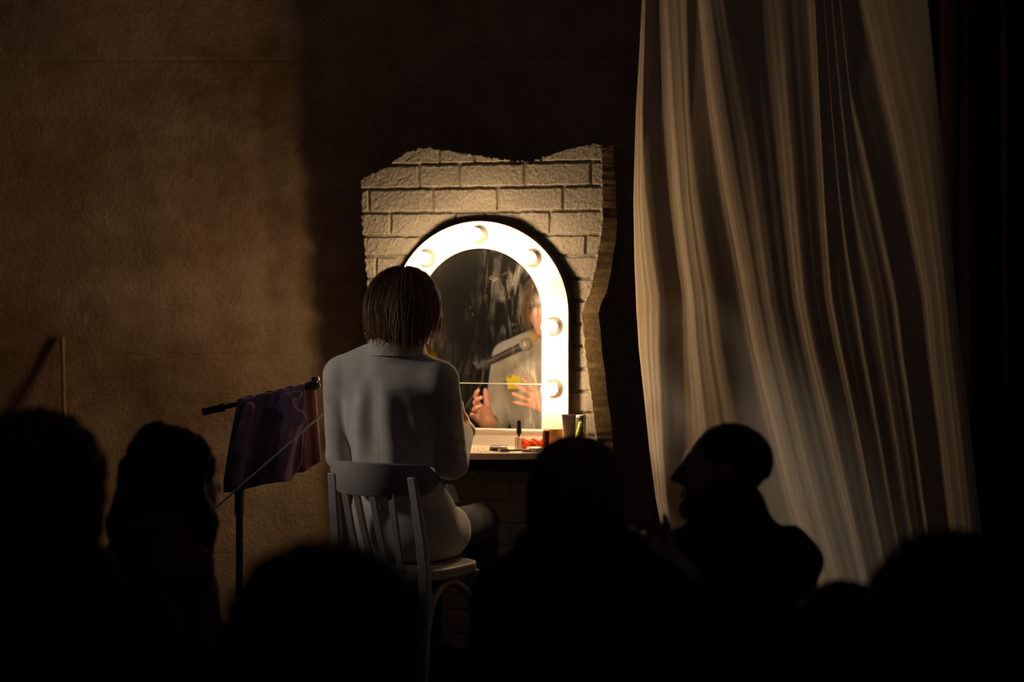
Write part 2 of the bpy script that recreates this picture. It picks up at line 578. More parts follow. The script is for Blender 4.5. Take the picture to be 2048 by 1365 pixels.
# ------------------------------------------------------------------ people
def put_head(f, c, R, s=1.0, neck_to=None):
    w = lambda x, y, z: np.asarray(c) + R @ (np.array([x, y, z]) * s)
    f.ell(w(0, -.012, .028), np.array([.075, .096, .084]) * s, R, k=.02)
    f.ell(w(0, .028, -.035), np.array([.060, .068, .082]) * s, R, k=.04 * s)
    f.cap(w(-.02, .072, -.098), w(.02, .072, -.098), .020 * s, k=.03 * s)
    f.cap(w(-.034, .082, .022), w(.034, .082, .022), .012 * s, k=.015 * s)
    for q in (-1, 1):
        f.ell(w(q * .046, .06, -.022), np.array([.022, .022, .018]) * s, R, k=.025 * s)
        f.ell(w(q * .031, .1, .004), np.array([.017, .014, .010]) * s, R, k=.010 * s, op='s')
        f.ell(w(q * .031, .080, .004), np.array([.013, .012, .010]) * s, R, k=.003 * s)
        f.cap(w(q * .056, .055, -.05), w(q * .03, .07, -.098), .018 * s, .016 * s, k=.03 * s)
        f.ell(w(q * .077, -.008, -.008), np.array([.009, .021, .033]) * s, R, k=.008 * s)
        f.ell(w(q * .084, -.004, -.006), np.array([.005, .012, .020]) * s, R, k=.004 * s, op='s')
    f.cap(w(0, .092, .012), w(0, .116, -.030), .008 * s, .012 * s, k=.012 * s)
    for q in (-1, 1):
        f.ell(w(q * .012, .104, -.034), np.array([.009, .011, .008]) * s, R, k=.008 * s)
    f.cap(w(-.018, .092, -.060), w(.018, .092, -.060), .0065 * s, k=.008 * s)
    f.cap(w(-.015, .092, -.072), w(.015, .092, -.072), .0075 * s, k=.007 * s)
    f.cap(w(-.022, .101, -.066), w(.022, .101, -.066), .0022 * s, k=.003 * s, op='s')
    if neck_to is not None:
        f.cap(w(0, -.022, -.055), neck_to, .053 * s, .062 * s, k=.03 * s)


def put_hand(f, wr, fd, pn, side, curl=(.35, .35, .35, .35), spread=.12, thumb=(.8, .6, .25), s=1.0, thumb_curl=.25):
    """wr wrist, fd finger direction, pn palm normal, side +1 right / -1 left"""
    wr = np.asarray(wr, float); fd = norm(fd); pn = np.asarray(pn, float)
    pn = norm(pn - fd * (pn @ fd))
    tx = np.cross(pn, fd) * side * -1.0          # towards the thumb
    R = np.stack([tx, fd, pn], 1)
    w = lambda x, y, z: wr + R @ (np.array([x, y, z]) * s)
    f.box(w(.002, .05, 0), np.array([.040, .046, .0135]) * s, R, rnd=.012 * s, k=.012 * s)
    f.cap(w(0, -.02, 0), w(0, .02, 0), .026 * s, .027 * s, k=.02 * s)
    f.ell(w(.026, .035, .008), np.array([.018, .030, .014]) * s, R, k=.015 * s)
    xs = (.031, .0105, -.010, -.029); ln = (.072, .082, .076, .060); rr = (.0093, .0095, .009, .0082)
    for i in range(4):
        a = spread * (1.5 - i) * .5
        d = R @ np.array([math.sin(a), math.cos(a), 0])
        p = w(xs[i], .090, 0)
        c = curl[i]
        segs = (.46, .30, .24)
        pts = [w(xs[i] * .95, .075, 0), p]
        ang = 0
        for j, sg in enumerate(segs):
            ang += c * (0.7, 1.1, .8)[j]
            dd = d * math.cos(ang) + pn * math.sin(ang)
            pts.append(pts[-1] + dd * ln[i] * sg * s)
        r = np.array([rr[i] * 1.08, rr[i] * 1.05, rr[i] * 1.0, rr[i] * .95, rr[i] * .8]) * s
        f.chain(pts, r, k=.004 * s)
    t = norm(R @ np.array(thumb))
    p0 = w(.028, .022, .006); p1 = p0 + t * .045 * s
    t2 = norm(t * math.cos(thumb_curl) + (R @ np.array([0, 1, 0.])) * math.sin(thumb_curl))
    p2 = p1 + t2 * .034 * s; p3 = p2 + t2 * .024 * s
    f.chain([p0, p1, p2, p3], np.array([.014, .0118, .0105, .0085]) * s, k=.008 * s)


def tri(X, Y):
    return np.abs(((X / Y) % 1.0) * 2 - 1)


def spectator(label, X, Y, top, yaw, head_yaw, coat_m, hair_m, style, seat=0.17, floor=-0.22, sc=1.0, roll=0.0, pitch=0.0,
              hunch=0.0, wr=None, collar='plain', skin=None, h=0.010, width=1.0):
    """a seated member of the audience: body (own mesh) > coat, trousers, shoes, hair"""
    R = yawR(yaw)
    B = np.array([X, Y, 0.0])
    w = lambda x, y, z: B + R @ np.array([x * sc, y * sc, 0]) + np.array([0, 0, seat + z * sc])
    hz = (top - seat) / sc - .118                 # head centre above the seat
    HC = w(0, .05 + hunch, hz)
    HR = headR(head_yaw, pitch, roll)
    nb = w(0, .0 + hunch * .7, hz - .165)
    sh = [w(q * .175 * width, hunch * .6, hz - .215) for q in (-1, 1)]
    el = [w(q * .235 * width, .07 + hunch * .5, hz - .47) for q in (-1, 1)]
    if wr is None:
        wrp = [w(q * .11, .30, .20) for q in (-1, 1)]
    else:
        wrp = wr
    hip = [w(q * .095, .02, .09) for q in (-1, 1)]
    kn = [w(q * .13, .43, .085) for q in (-1, 1)]
    an = [np.array([*w(q * .13, .42, 0)[:2], floor + .09]) for q in (-1, 1)]
    toe = [np.array([*w(q * .145, .60, 0)[:2], floor + .035]) for q in (-1, 1)]
    lo = np.min([*el, *wrp, *kn, *an, *toe, nb, HC], 0) - .24
    hi = np.max([*el, *wrp, *kn, *an, *toe, nb, HC], 0) + .24
    # --- body
    f = Field(lo, hi, h)
    put_head(f, HC, HR, sc, nb)
    f.ell(w(0, .01 + hunch * .4, hz - .33), np.array([.14, .09, .17]) * sc, R, k=.05)
    f.ell(w(0, .01, .14), np.array([.14, .10, .14]) * sc, R, k=.05)
    f.cap(sh[0], sh[1], .045 * sc, k=.04)
    f.cap(nb, w(0, 0, .2), .07 * sc, .09 * sc, k=.04)
    for i, q in enumerate((-1, 1)):
        f.cap(sh[i], el[i], .042 * sc, .036 * sc, k=.03)
        f.cap(el[i], wrp[i], .036 * sc, .026 * sc, k=.02)
        fd = norm(w(0, .3, .15) - w(q * .12, .1, .2)) if wr is None else norm(np.array([-.55, .8, .25]))
        pn = np.array([0, 0, -1.0]) if wr is None else R @ np.array([-q, 0, 0.])
        put_hand(f, wrp[i], fd, pn, q, curl=(.3, .32, .35, .4), s=sc)
        f.cap(hip[i], kn[i], .070 * sc, .052 * sc, k=.03)
        f.cap(kn[i], an[i], .052 * sc, .036 * sc, k=.02)
        f.cap(an[i], toe[i], .035 * sc, .026 * sc, k=.02)
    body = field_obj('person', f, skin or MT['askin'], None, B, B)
    tag(body, label, 'person', 'seated audience')
    # --- coat
    f = Field(lo, hi, h)
    f.ell(w(0, .01 + hunch * .4, hz - .33), np.array([.185 * width, .135, .21]) * sc, R, k=.05)
    f.ell(w(0, .01, .16), np.array([.185, .15, .16]) * sc, R, k=.06)
    f.cap(sh[0], sh[1], .075 * sc, k=.05)
    f.cap(nb + np.array([0, 0, -.01]), w(0, hunch * .5, hz - .25), .080 * sc, .12 * sc, k=.06)
    for i, q in enumerate((-1, 1)):
        f.cap(nb, sh[i], .065 * sc, .07 * sc, k=.05)
        f.cap(sh[i], el[i], .072 * sc, .062 * sc, k=.03)
        f.cap(el[i], el[i] + (wrp[i] - el[i]) * .9, .062 * sc, .046 * sc, k=.02)
    if collar in ('hood', 'scarf'):
        up = HC + np.array([0, 0, -.10 * sc])
        a = np.linspace(0, 2 * math.pi, 13)[:-1]
        rr = (.105 if collar == 'hood' else .095) * sc
        for k_ in range(12):
            p = nb + np.array([0, 0, .05 * sc]) + R @ np.array([rr * math.cos(a[k_]), rr * math.sin(a[k_]) * .9, 0])
            p2 = nb + np.array([0, 0, .05 * sc]) + R @ np.array([rr * math.cos(a[(k_ + 1) % 12]), rr * math.sin(a[(k_ + 1) % 12]) * .9, 0])
            f.cap(p, p2, .042 * sc, k=.03)
        if collar == 'hood':
            f.ell(nb + R @ np.array([0, -.09, -.03]) * sc, np.array([.15, .075, .13]) * sc, R, k=.05)
    elif collar == 'high':
        f.cap(nb + np.array([0, 0, .075]) * sc, nb, .084 * sc, .095 * sc, k=.04)
    f.box((X, Y, seat - .25), (2, 2, .25), None, rnd=.01, k=.01, op='s')

    def wob(V):
        return .004 * np.sin(V[:, 2] * 60 + 3 * np.sin(V[:, 0] * 24)) * (0.5 + 0.5 * np.sin(V[:, 0] * 31 + V[:, 1] * 17))
    field_obj('coat', f, coat_m, body, B, None, wob)
    # --- trousers and shoes
    f = Field(lo, hi, h)
    f.ell(w(0, .02, .10), np.array([.17, .14, .115]) * sc, R, k=.05)
    for i in range(2):
        f.cap(hip[i], kn[i], .088 * sc, .068 * sc, k=.04)
        f.cap(kn[i], an[i] + np.array([0, 0, .02]), .068 * sc, .055 * sc, k=.03)
    f.box((X, Y - .1, seat - .25), (.5, .36, .252), None, rnd=.005, k=.005, op='s')
    field_obj('trousers', f, MT['dtrouser'], body, B)
    for i in range(2):
        f = Field(np.minimum(an[i], toe[i]) - .12, np.maximum(an[i], toe[i]) + .12, h)
        f.cap(an[i] + np.array([0, 0, -.035]), toe[i], .052 * sc, .040 * sc, k=.02)
        f.box((X, Y, floor - .25), (3, 3, .25), None, rnd=.005, k=.005, op='s')
        field_obj('shoe', f, MT['shoe'], body, B)
    # --- hair
    if style is not None:
        hw = lambda x, y, z: HC + HR @ (np.array([x, y, z]) * sc)
        f = Field(HC - .36, HC + .27, .008)
        if style == 'bushy':
            f.ell(hw(0, -.02, .035), np.array([.112, .120, .108]) * sc, HR, k=.03)
            f.ell(hw(0, -.045, -.05), np.array([.105, .085, .095]) * sc, HR, k=.05)
            f.ell(hw(0, .15, -.03), np.array([.075, .08, .11]) * sc, HR, k=.03, op='s')
        elif style == 'short':
            f.ell(hw(0, -.022, .032), np.array([.091, .108, .098]) * sc, HR, k=.03)
            f.ell(hw(0, -.055, -.035), np.array([.074, .062, .06]) * sc, HR, k=.04)
            f.ell(hw(0, .14, -.03), np.array([.08, .075, .10]) * sc, HR, k=.02, op='s')
        elif style == 'bob':
            f.ell(hw(0, -.02, .035), np.array([.103, .116, .102]) * sc, HR, k=.03)
            for q in (-1, 1):
                f.cap(hw(q * .075, -.01, .0), hw(q * .082, .0, -.10), .038 * sc, .032 * sc, k=.03)
            f.cap(hw(0, -.07, .0), hw(0, -.072, -.105), .06 * sc, .055 * sc, k=.04)
            f.ell(hw(0, .15, -.05), np.array([.07, .08, .12]) * sc, HR, k=.02, op='s')
        elif style == 'long':
            f.ell(hw(0, -.02, .035), np.array([.094, .112, .098]) * sc, HR, k=.03)
            f.ell(hw(-.01, -.055, .105), np.array([.062, .052, .040]) * sc, HR, k=.02)      # loosely pinned top
            f.chain([hw(0, -.08, 0), hw(.0, -.10, -.12), hw(-.01, -.115, -.25)], np.array([.075, .075, .045]) * sc, k=.05)
            f.chain([hw(-.08, -.02, .0), hw(-.105, -.03, -.11), hw(-.125, -.035, -.22)], np.array([.034, .036, .012]) * sc, k=.03)
            f.chain([hw(.08, -.01, .0), hw(.105, .0, -.10), hw(.12, .01, -.185)], np.array([.034, .040, .020]) * sc, k=.03)
            f.ell(hw(0, .15, -.03), np.array([.062, .085, .11]) * sc, HR, k=.02, op='s')
        elif style == 'cropped':
            f.ell(hw(0, -.016, .030), np.array([.0785, .0995, .0865]) * sc, HR, k=.02)
            f.ell(hw(0, .10, -.02), np.array([.09, .075, .11]) * sc, HR, k=.01, op='s')
            f.box(hw(0, 0, -.16), np.array([.2, .3, .15]) * sc, HR, rnd=.01, k=.01, op='s')
        amp = {'bushy': .009, 'short': .005, 'bob': .004, 'long': .007, 'cropped': .001}[style]

        def tuft(V):
            q = (V - HC) @ HR
            a = np.arctan2(q[:, 0], q[:, 1])
            return amp * (np.sin(a * 23 + q[:, 2] * 30) * .5 + np.sin(a * 41 - q[:, 2] * 55 + 1.3) * .4 + np.sin(q[:, 2] * 90 + a * 9) * .3)
        field_obj('hair', f, hair_m, body, B, None, tuft)
    return body


MT['dskin'] = mat('shade_darkened_skin', (0.16, 0.085, 0.06), 0.55, 0.1, 20, spec=0.2)  # skin colour lowered to stand for the shade on the profiled face
MT['dtrouser'] = mat('dark_trousers', (0.02, 0.02, 0.026), 0.9, 0.2, 10)
MT['coat_black'] = mat('black_wool_coat', (0.016, 0.014, 0.018), 0.95, 0.25, 12, 0.3, 200, spec=0.05)
MT['coat_navy'] = mat('navy_padded_coat', (0.020, 0.021, 0.040), 0.9, 0.25, 10, 0.3, 150, spec=0.08)
MT['coat_maroon'] = mat('maroon_wool_coat', (0.085, 0.034, 0.030), 0.95, 0.25, 9, 0.4, 150, spec=0.05)
MT['coat_char'] = mat('charcoal_jumper', (0.020, 0.020, 0.028), 0.95, 0.25, 12, 0.3, 200, spec=0.05)
MT['h_black'] = mat('black_hair', (0.014, 0.010, 0.010), 0.6, 0.3, 60, 0.5, 240, spec=0.15, stretch=(1, 1, .25))
MT['h_brown'] = mat('dark_brown_hair', (0.040, 0.020, 0.013), 0.6, 0.35, 60, 0.6, 240, spec=0.15, stretch=(1, 1, .25))
MT['h_red'] = mat('reddish_brown_hair', (0.075, 0.033, 0.020), 0.6, 0.35, 60, 0.6, 240, spec=0.15, stretch=(1, 1, .25))
# ------------------------------------------------------------------ the place: floors and back wall
WALL_Y = 7.97
TH = math.radians(17.5)
MX, MY = -0.121, 7.35
UT = np.array([math.cos(TH), -math.sin(TH)])          # along the mirror, to the right
UB = np.array([math.sin(TH), math.cos(TH)])           # into the mirror


def uz(px, py, yoff=0.0):
    """where the sight line of a photo pixel meets the plane yoff behind the mirror frame's front, in the frame's own axes"""
    k = (px - 1024) / FPX
    o = np.array([MX, MY]) + yoff * UB
    A = np.array([[UT[0], -k], [UT[1], -1.0]])
    u, Y = np.linalg.solve(A, -o)
    return u, CAMZ - (py - HZ) / FPX * Y


def refl(p):
    p = np.array(p, float)
    d = (p[:2] - np.array([MX, MY])) @ UB
    q = p.copy(); q[:2] -= 2 * d * UB
    return q


MB().box((0.3, 6.75, -0.03), (7.8, 2.5, 0.06)).build('floor_stage', MT['floor'], smooth=False)
tag(bpy.data.objects['floor_stage'], kind='structure')
MB().box((0.3, 2.25, -0.25), (7.8, 6.5, 0.06)).build('floor_audience', MT['floor'], smooth=False)
tag(bpy.data.objects['floor_audience'], kind='structure')
MB().box((0.3, 5.49, -0.125), (7.8, 0.02, 0.19)).build('trim_1', MT['floor'], smooth=False)
tag(bpy.data.objects['trim_1'], kind='structure')
wx = np.linspace(-3.6, 4.0, 251); wz = np.linspace(0, 3.6, 121)
XX, ZZ = np.meshgrid(wx, wz)
YY = WALL_Y + .006 * np.sin(XX * 5.1 + 1.2 * np.sin(ZZ * 2.3)) + .004 * np.sin(ZZ * 7 + XX * 3) * np.cos(XX * 11)
nx_, nz_ = len(wx), len(wz)
V = np.stack([XX, YY, ZZ], -1).reshape(-1, 3)
Vb = V.copy(); Vb[:, 1] = WALL_Y + .12
i_, j_ = np.meshgrid(np.arange(nx_ - 1), np.arange(nz_ - 1))
q0 = (j_ * nx_ + i_).ravel()
Fw = np.stack([q0, q0 + 1, q0 + 1 + nx_, q0 + nx_], 1)
tag(link_mesh('wall_back', V, Fw, MT['wall']), kind='structure')
MB().box((-3.62, 4.6, 1.68), (.06, 6.8, 3.84)).build('wall_left', MT['floor'], smooth=False)
tag(bpy.data.objects['wall_left'], kind='structure')

# ------------------------------------------------------------------ cut-out brick panel
PF = 0.05                                             # brick faces sit on this plane (mirror axes)
left_px = [(721, 365), (722, 392), (724, 440), (729, 500), (733, 560), (735, 600), (738, 660), (745, 740), (752, 820), (756, 900), (758, 1420)]
right_px = [(1203, 290), (1204, 340), (1205, 440), (1201, 480), (1192, 530), (1185, 560), (1180, 585), (1170, 605), (1163, 628), (1165, 650),
            (1170, 690), (1172, 715), (1178, 760), (1183, 800), (1190, 850), (1195, 890), (1203, 970), (1210, 1420)]
top_px = [(721, 365), (728, 357), (745, 348), (768, 337), (784, 326), (800, 314), (815, 304), (830, 298), (850, 296), (880, 300), (920, 306), (960, 312),
          (1000, 319), (1030, 323), (1060, 322), (1090, 313), (1110, 307), (1130, 300), (1150, 296), (1170, 291), (1190, 287), (1203, 290)]
Lp = np.array([uz(*p, PF) for p in left_px]); Rp = np.array([uz(*p, PF) for p in right_px]); Tp = np.array([uz(*p, PF) for p in top_px])
NU, NV = 330, 420
sv = np.linspace(0, 1, NU)
tu = (Tp[:, 0] - Tp[0, 0]) / (Tp[-1, 0] - Tp[0, 0])
ztop = np.interp(sv, tu, Tp[:, 1])
tv = np.linspace(0, 1, NV) ** 0.72
S, T = np.meshgrid(sv, tv)
Zg = 0.0 + T * ztop[None, :]
uL = np.interp(-Zg, -Lp[:, 1], Lp[:, 0]); uR = np.interp(-Zg, -Rp[:, 1], Rp[:, 0])
jag = np.interp(Zg, np.linspace(0, 2, 160), rng.normal(0, .0028, 160))
jag2 = np.interp(Zg, np.linspace(0, 2, 160), rng.normal(0, .0013, 160))
Ug = (uL + jag) + S * ((uR + jag2) - (uL + jag))
Zg = Zg + (T > .995) * np.interp(Ug, np.linspace(-.6, .6, 170), rng.normal(0, .0025, 170))
rows_px = [226, 274, 323, 372, 421, 469, 512, 558, 602, 648, 693, 739, 784, 828, 873, 918, 964, 1009, 1054, 1100, 1145, 1190, 1236, 1281, 1327, 1372, 1420]
rz_ = np.array([uz(1160, y, PF)[1] for y in rows_px])
joints_px = {1: [878, 948, 1081], 2: [837, 917, 1048, 1181], 3: [737, 865, 995, 1126], 4: [780, 909, 968, 1100], 5: [840, 1171], 6: [751], 7: [800, 1230],
             8: [780, 1147], 9: [750, 1230], 10: [790, 1230], 11: [760, 1147], 12: [790, 1230], 13: [770, 1170]}
Hg = np.zeros_like(Ug)                                # groove depth 0..1
sm = lambda x, a, b: np.clip((b - x) / (b - a), 0, 1)
wobz = .0009 * np.sin(Ug * 60) + .0006 * np.sin(Ug * 145 + 2)
for z0 in rz_:
    Hg = np.maximum(Hg, sm(np.abs(Zg + wobz - z0), .0048, .0072))
for r in range(1, len(rz_) - 1):
    m_ = (Zg <= rz_[r]) & (Zg > rz_[r + 1])
    js = joints_px.get(r) or [760 + (65 if r % 2 else 0) + 130 * q for q in range(4)]
    for jx in js:
        u0 = uz(jx, rows_px[r], PF)[0]
        Hg = np.where(m_, np.maximum(Hg, sm(np.abs(Ug + .0008 * np.sin(Zg * 90) - u0), .0040, .0066)), Hg)
rough = rng.normal(0, 1, Ug.shape)
for _ in range(2):
    rough = (rough + np.roll(rough, 1, 0) + np.roll(rough, -1, 0) + np.roll(rough, 1, 1) + np.roll(rough, -1, 1)) / 5
rough = rough / rough.std()
Hg = Hg * np.clip((1 - S) / .014, 0, 1)
Yg = PF + .004 + .0105 * Hg + .0006 * rough * (1 - .6 * Hg)
DEP = 0.155
V = np.stack([Ug, Yg, Zg], -1).reshape(-1, 3)
Vb = np.stack([Ug, np.full_like(Ug, PF + DEP), Zg], -1).reshape(-1, 3)
i_, j_ = np.meshgrid(np.arange(NU - 1), np.arange(NV - 1))
q0 = (j_ * NU + i_).ravel()
Fp = [np.stack([q0, q0 + 1, q0 + 1 + NU, q0 + NU], 1)]
idx = np.arange(NU * NV).reshape(NV, NU)
loop = np.concatenate([idx[0, :], idx[1:, -1], idx[-1, -2::-1], idx[-2:0:-1, 0]])
NL = 5                                                # rims of the cut edge, a little uneven
rim = [loop]
allV = [V]; off = len(V)
for k in range(1, NL + 1):
    W = V[loop].copy()
    W[:, 1] = PF + .004 + DEP * k / NL
    rt = np.isin(loop, idx[:, -1])
    wz = W[:, 2]
    slope = np.clip(np.interp(wz, [0, 1.2, 1.45, 1.88], [.046, .042, .034, .017]), 0, 1)
    out = np.interp(wz, [0, .7, 1.0, 1.3, 1.42, 1.6, 1.86, 1.9], [.04, .046, .050, .052, .050, .046, .038, .036])
    W[rt, 0] = np.interp(-wz, -Rp[:, 1], Rp[:, 0])[rt] + out[rt]
    if k == 1: W[rt, 1] = PF + .004 + slope[rt]
    W[:, 0] += .0012 * np.sin(W[:, 2] * 37 + k) * (k < NL)
    allV.append(W); rim.append(np.arange(off, off + len(loop))); off += len(loop)
for a, b in zip(rim[:-1], rim[1:]):
    Fp.append(np.stack([a, np.roll(a, -1), np.roll(b, -1), b], 1)[:, ::-1])
panel = link_mesh('brick_panel', np.concatenate(allV), np.concatenate(Fp), MT['brick'], None, True, (MX, MY, 0))
panel.data.materials.append(mat('brown_foam_edge', (0.30, 0.205, 0.10), 0.95, 0.3, 60, 0.7, 200, spec=0.05))
nf = len(Fp[0])
mi = np.zeros(len(panel.data.polygons), np.int32); mi[nf:] = 1
panel.data.polygons.foreach_set('material_index', mi)
panel.rotation_euler.z = -TH
panel.data.set_sharp_from_angle(angle=math.radians(26))
tag(panel, 'ragged-edged cut-out panel of grey imitation bricks standing behind the lit mirror', 'panel')

# ------------------------------------------------------------------ arched mirror with bulbs
mir = empty('vanity_mirror', (MX, MY, 0), -TH)
tag(mir, 'arched white vanity mirror ringed with glowing round bulbs', 'mirror')
TZ = 0.764
RO, RI, ZS, ZI = 0.340, 0.240, 1.252, 0.822
na = 40
arc = np.linspace(math.pi, 0, na)
outer = [(-RO, TZ)] + [(-RO, TZ + (ZS - TZ) * k / 6) for k in range(1, 6)] + [(RO * math.cos(a), ZS + .335 * math.sin(a)) for a in arc] + [(RO, ZS - (ZS - TZ) * k / 6) for k in range(1, 6)] + [(RO, TZ)]
inner = [(-RI, ZI)] + [(-RI, ZI + (ZS - ZI) * k / 6) for k in range(1, 6)] + [(RI * math.cos(a), ZS + .236 * math.sin(a)) for a in arc] + [(RI, ZS - (ZS - ZI) * k / 6) for k in range(1, 6)] + [(RI, ZI)]
n_ = len(outer)
V = []; Fc = []
for (a, b), (c, d) in zip(outer, inner):
    V += [(a, 0, b), (a, .048, b), (c, .048, d), (c, 0, d)]
for i in range(n_):
    j = (i + 1) % n_
    for k in range(4):
        Fc.append((i * 4 + k, i * 4 + (k + 1) % 4, j * 4 + (k + 1) % 4, j * 4 + k))
fr = MB().add(V, Fc).build('frame', MT['white'], mir)
fix_normals(fr)
V = []; Fc = []
for (a, b) in outer:
    s_ = 1 + .0022 / RO
    A, B = a * s_, ZS + (b - ZS) * s_ if b > ZS else b
    V += [(A, .0035, B), (A, .0475, B), (a, .0475, b), (a, .0035, b)]
for i in range(n_ - 1):
    for k in range(4):
        Fc.append((i * 4 + k, i * 4 + (k + 1) % 4, (i + 1) * 4 + (k + 1) % 4, (i + 1) * 4 + k))
ed = MB().add(V, Fc).build('frame_edge', MT['edge'], mir)
fix_normals(ed); ed['label'] = 'outer edge of the arch frame, coloured dark as its shaded side'
ZC = uz(1000, 768)[1]
up = [(-RI, ZC)] + [(RI * math.cos(a), ZS + .236 * math.sin(a)) for a in arc] + [(RI, ZC)]
swap = lambda a, b, h: (a, h, b)
g1 = MB().prism(up, .010, .014, swap).build('mirror_glass', MT['mirror'], mir, smooth=False); fix_normals(g1)
g1['label'] = 'upper pane of the mirror, smeared'
g2 = MB().prism([(-RI, ZI), (-RI, ZC), (RI, ZC), (RI, ZI)], .0085, .013, swap).build('mirror_glass', MT['mirror'], mir, smooth=False); fix_normals(g2)
g2['label'] = 'lower pane of the mirror below the joint line'
MB().box((0, .008, ZC), (2 * RI, .0025, .0028)).build('joint_strip', MT['joint'], mir, smooth=False)
MB().box((0, -.004, ZI), (2 * RI + .02, .010, .007), bev=.002).build('ledge', MT['white'], mir, smooth=False)
RX = np.array([[1, 0, 0], [0, 0, -1], [0, 1, 0.]])
z1, z2 = uz(1108, 653)[1], uz(1106, 778)[1]
RB = .287
spots = [(RB * math.sin(a), ZS + RB * math.cos(a)) for a in (-.80, 0, .80)]
spots += [(RB, z1), (RB, z2), (-RB, z1), (-RB, z2)]
for (u, z) in spots:
    so = MB().lathe([(.0280, .0), (.0280, .006), (.0225, .010), (.0215, .026), (.0235, .034), (.0205, .036), (.0185, .030), (.0, .028)], 24, (u, 0, z), RX).build('bulb_socket', MT['socket'], mir)
    fix_normals(so)
    pr = [(0.0, .0)] + [(.0255 * math.sin(t), .0255 - .0255 * math.cos(t)) for t in np.linspace(.25, math.pi, 14)]
    prof = [(.013, .032), (.0135, .044)] + [(.0255 * math.sin(t), .083 - .0255 * math.cos(t)) for t in np.linspace(.62, math.pi, 14)]
    bu = MB().lathe(prof, 24, (u, 0, z), RX).build('light_bulb', MT['globe'], mir)
    fix_normals(bu); bu['label'] = 'glowing round bulb'
    fi = MB().lathe([(.0100 * math.sin(t), .083 - .0100 * math.cos(t)) for t in np.linspace(0, math.pi, 12)], 16, (u, 0, z), RX).build('filament', MT['bulb'], bu)
    fix_normals(fi)

# ------------------------------------------------------------------ dressing table
tab = empty('dressing_table', (MX, MY, 0), -TH)
tag(tab, 'pale half-round dressing table with striped edge under the mirror', 'table')
TA, TB = .40, .345
half = [(TA * math.cos(a), .048 - .05 - TB * math.sin(a) ** .8) for a in np.linspace(0, math.pi, 41)]
half = [(TA, .049)] + half + [(-TA, .049)]
t1 = MB().prism(half, TZ - .022, TZ).build('tabletop', MT['table'], tab, bevel=.002); fix_normals(t1)
half2 = [(a * 1.004, b * 1.006 if b < 0 else b) for a, b in half]
V = []; Fc = []
for (a, b), (c, d) in zip(half2, half):
    V += [(a, b, TZ - .0225), (a, b, TZ - .002), (c, d, TZ - .002), (c, d, TZ - .0225)]
for i in range(len(half) - 1):
    for k in range(4):
        Fc.append((i * 4 + k, i * 4 + (k + 1) % 4, (i + 1) * 4 + (k + 1) % 4, (i + 1) * 4 + k))
te = MB().add(V, Fc).build('edge_band', MT['tedge'], tab); fix_normals(te); te['label'] = 'tan and white striped edge band'
for u, y in ((-.34, .0), (.34, .0)):
    MB().box((u, y, (TZ - .022) / 2), (.04, .04, TZ - .022), bev=.004).build('leg', MT['dwood'], tab, smooth=False)
MB().box((0, .02, TZ - .06), (.66, .018, .07)).build('apron', MT['dwood'], tab, smooth=False)


def on_table(px, Y):
    return np.array([(px - 1024) / FPX * Y, Y, TZ + .0004])


G_MK = 'make-up on the dressing table'
# lip gloss with black cap
p = on_table(1038, 7.15)
lg = empty('lip_gloss', p); tag(lg, 'slim clear lip gloss tube with a tall black cap standing on the table', 'cosmetics', G_MK)
MB().lathe([(.0075, 0), (.0085, .002), (.0085, .044), (.0055, .047), (.0, .047)], 16).build('tube', mat('clear_gloss_tube', (.75, .60, .45), .15, .1, 30, trans=.5), lg)
MB().lathe([(.0, .046), (.0045, .046), (.0045, .055), (.0092, .056), (.0092, .103), (.0085, .1045), (0, .1045)], 16).build('cap', MT['black'], lg)
# red lip pencil
p = on_table(1031, 7.15)
lp = empty('lip_pencil', p); tag(lp, 'thin red lip pencil standing against the black capped gloss', 'cosmetics', G_MK)
MB().tube([(0, 0, 0), (.0008, 0, .040)], .0017, 8).build('body', mat('red_lacquer', (.55, .03, .03), .4, .1), lp)
MB().tube([(.0008, 0, .040), (.0009, 0, .046)], [.0017, .0005], 8).build('tip', mat('red_lead', (.35, .01, .02), .6, .1), lp)
# orange packet
pk = np.array(on_table(1064, 7.18))
NUp, NVp = 30, 14
V = []; Fc = []
for side in (-1, 1):
    for j in range(NVp):
        for i in range(NUp):
            a, b = i / (NUp - 1), j / (NVp - 1)
            puff = .009 * (math.sin(math.pi * a) ** .5) * (math.sin(math.pi * b) ** .5)
            puff *= 1 + .45 * math.sin(a * 17 + b * 6) * math.cos(b * 9 + a * 4)
            x = (a - .5) * .082 * (1 - .05 * math.sin(b * 7)); z = b * .036 + .003 * math.sin(a * 13) * b
            V.append((x, side * puff + .004 * b, z))
N1 = NUp * NVp
for sd in (0, 1):
    for j in range(NVp - 1):
        for i in range(NUp - 1):
            q = sd * N1 + j * NUp + i
            f4 = (q, q + 1, q + 1 + NUp, q + NUp)
            Fc.append(f4 if sd == 0 else f4[::-1])
pkt = MB().add(V, Fc).build('snack_packet', mat('orange_foil', (.85, .085, .015), .3, .2, 60, .3, 90, spec=.5), loc=pk)
tag(pkt, 'crumpled shiny orange-red packet lying behind the make-up', 'packet')
em = MB().prism([(-.012, .006), (.002, .010), (.012, .013), (.020, .006), (.004, .003)], -.0125, -.0115, lambda a, b, h: (a, h, b)).build('printed_mark', MT['black'], pkt, smooth=False)
em['label'] = 'black printed mark'
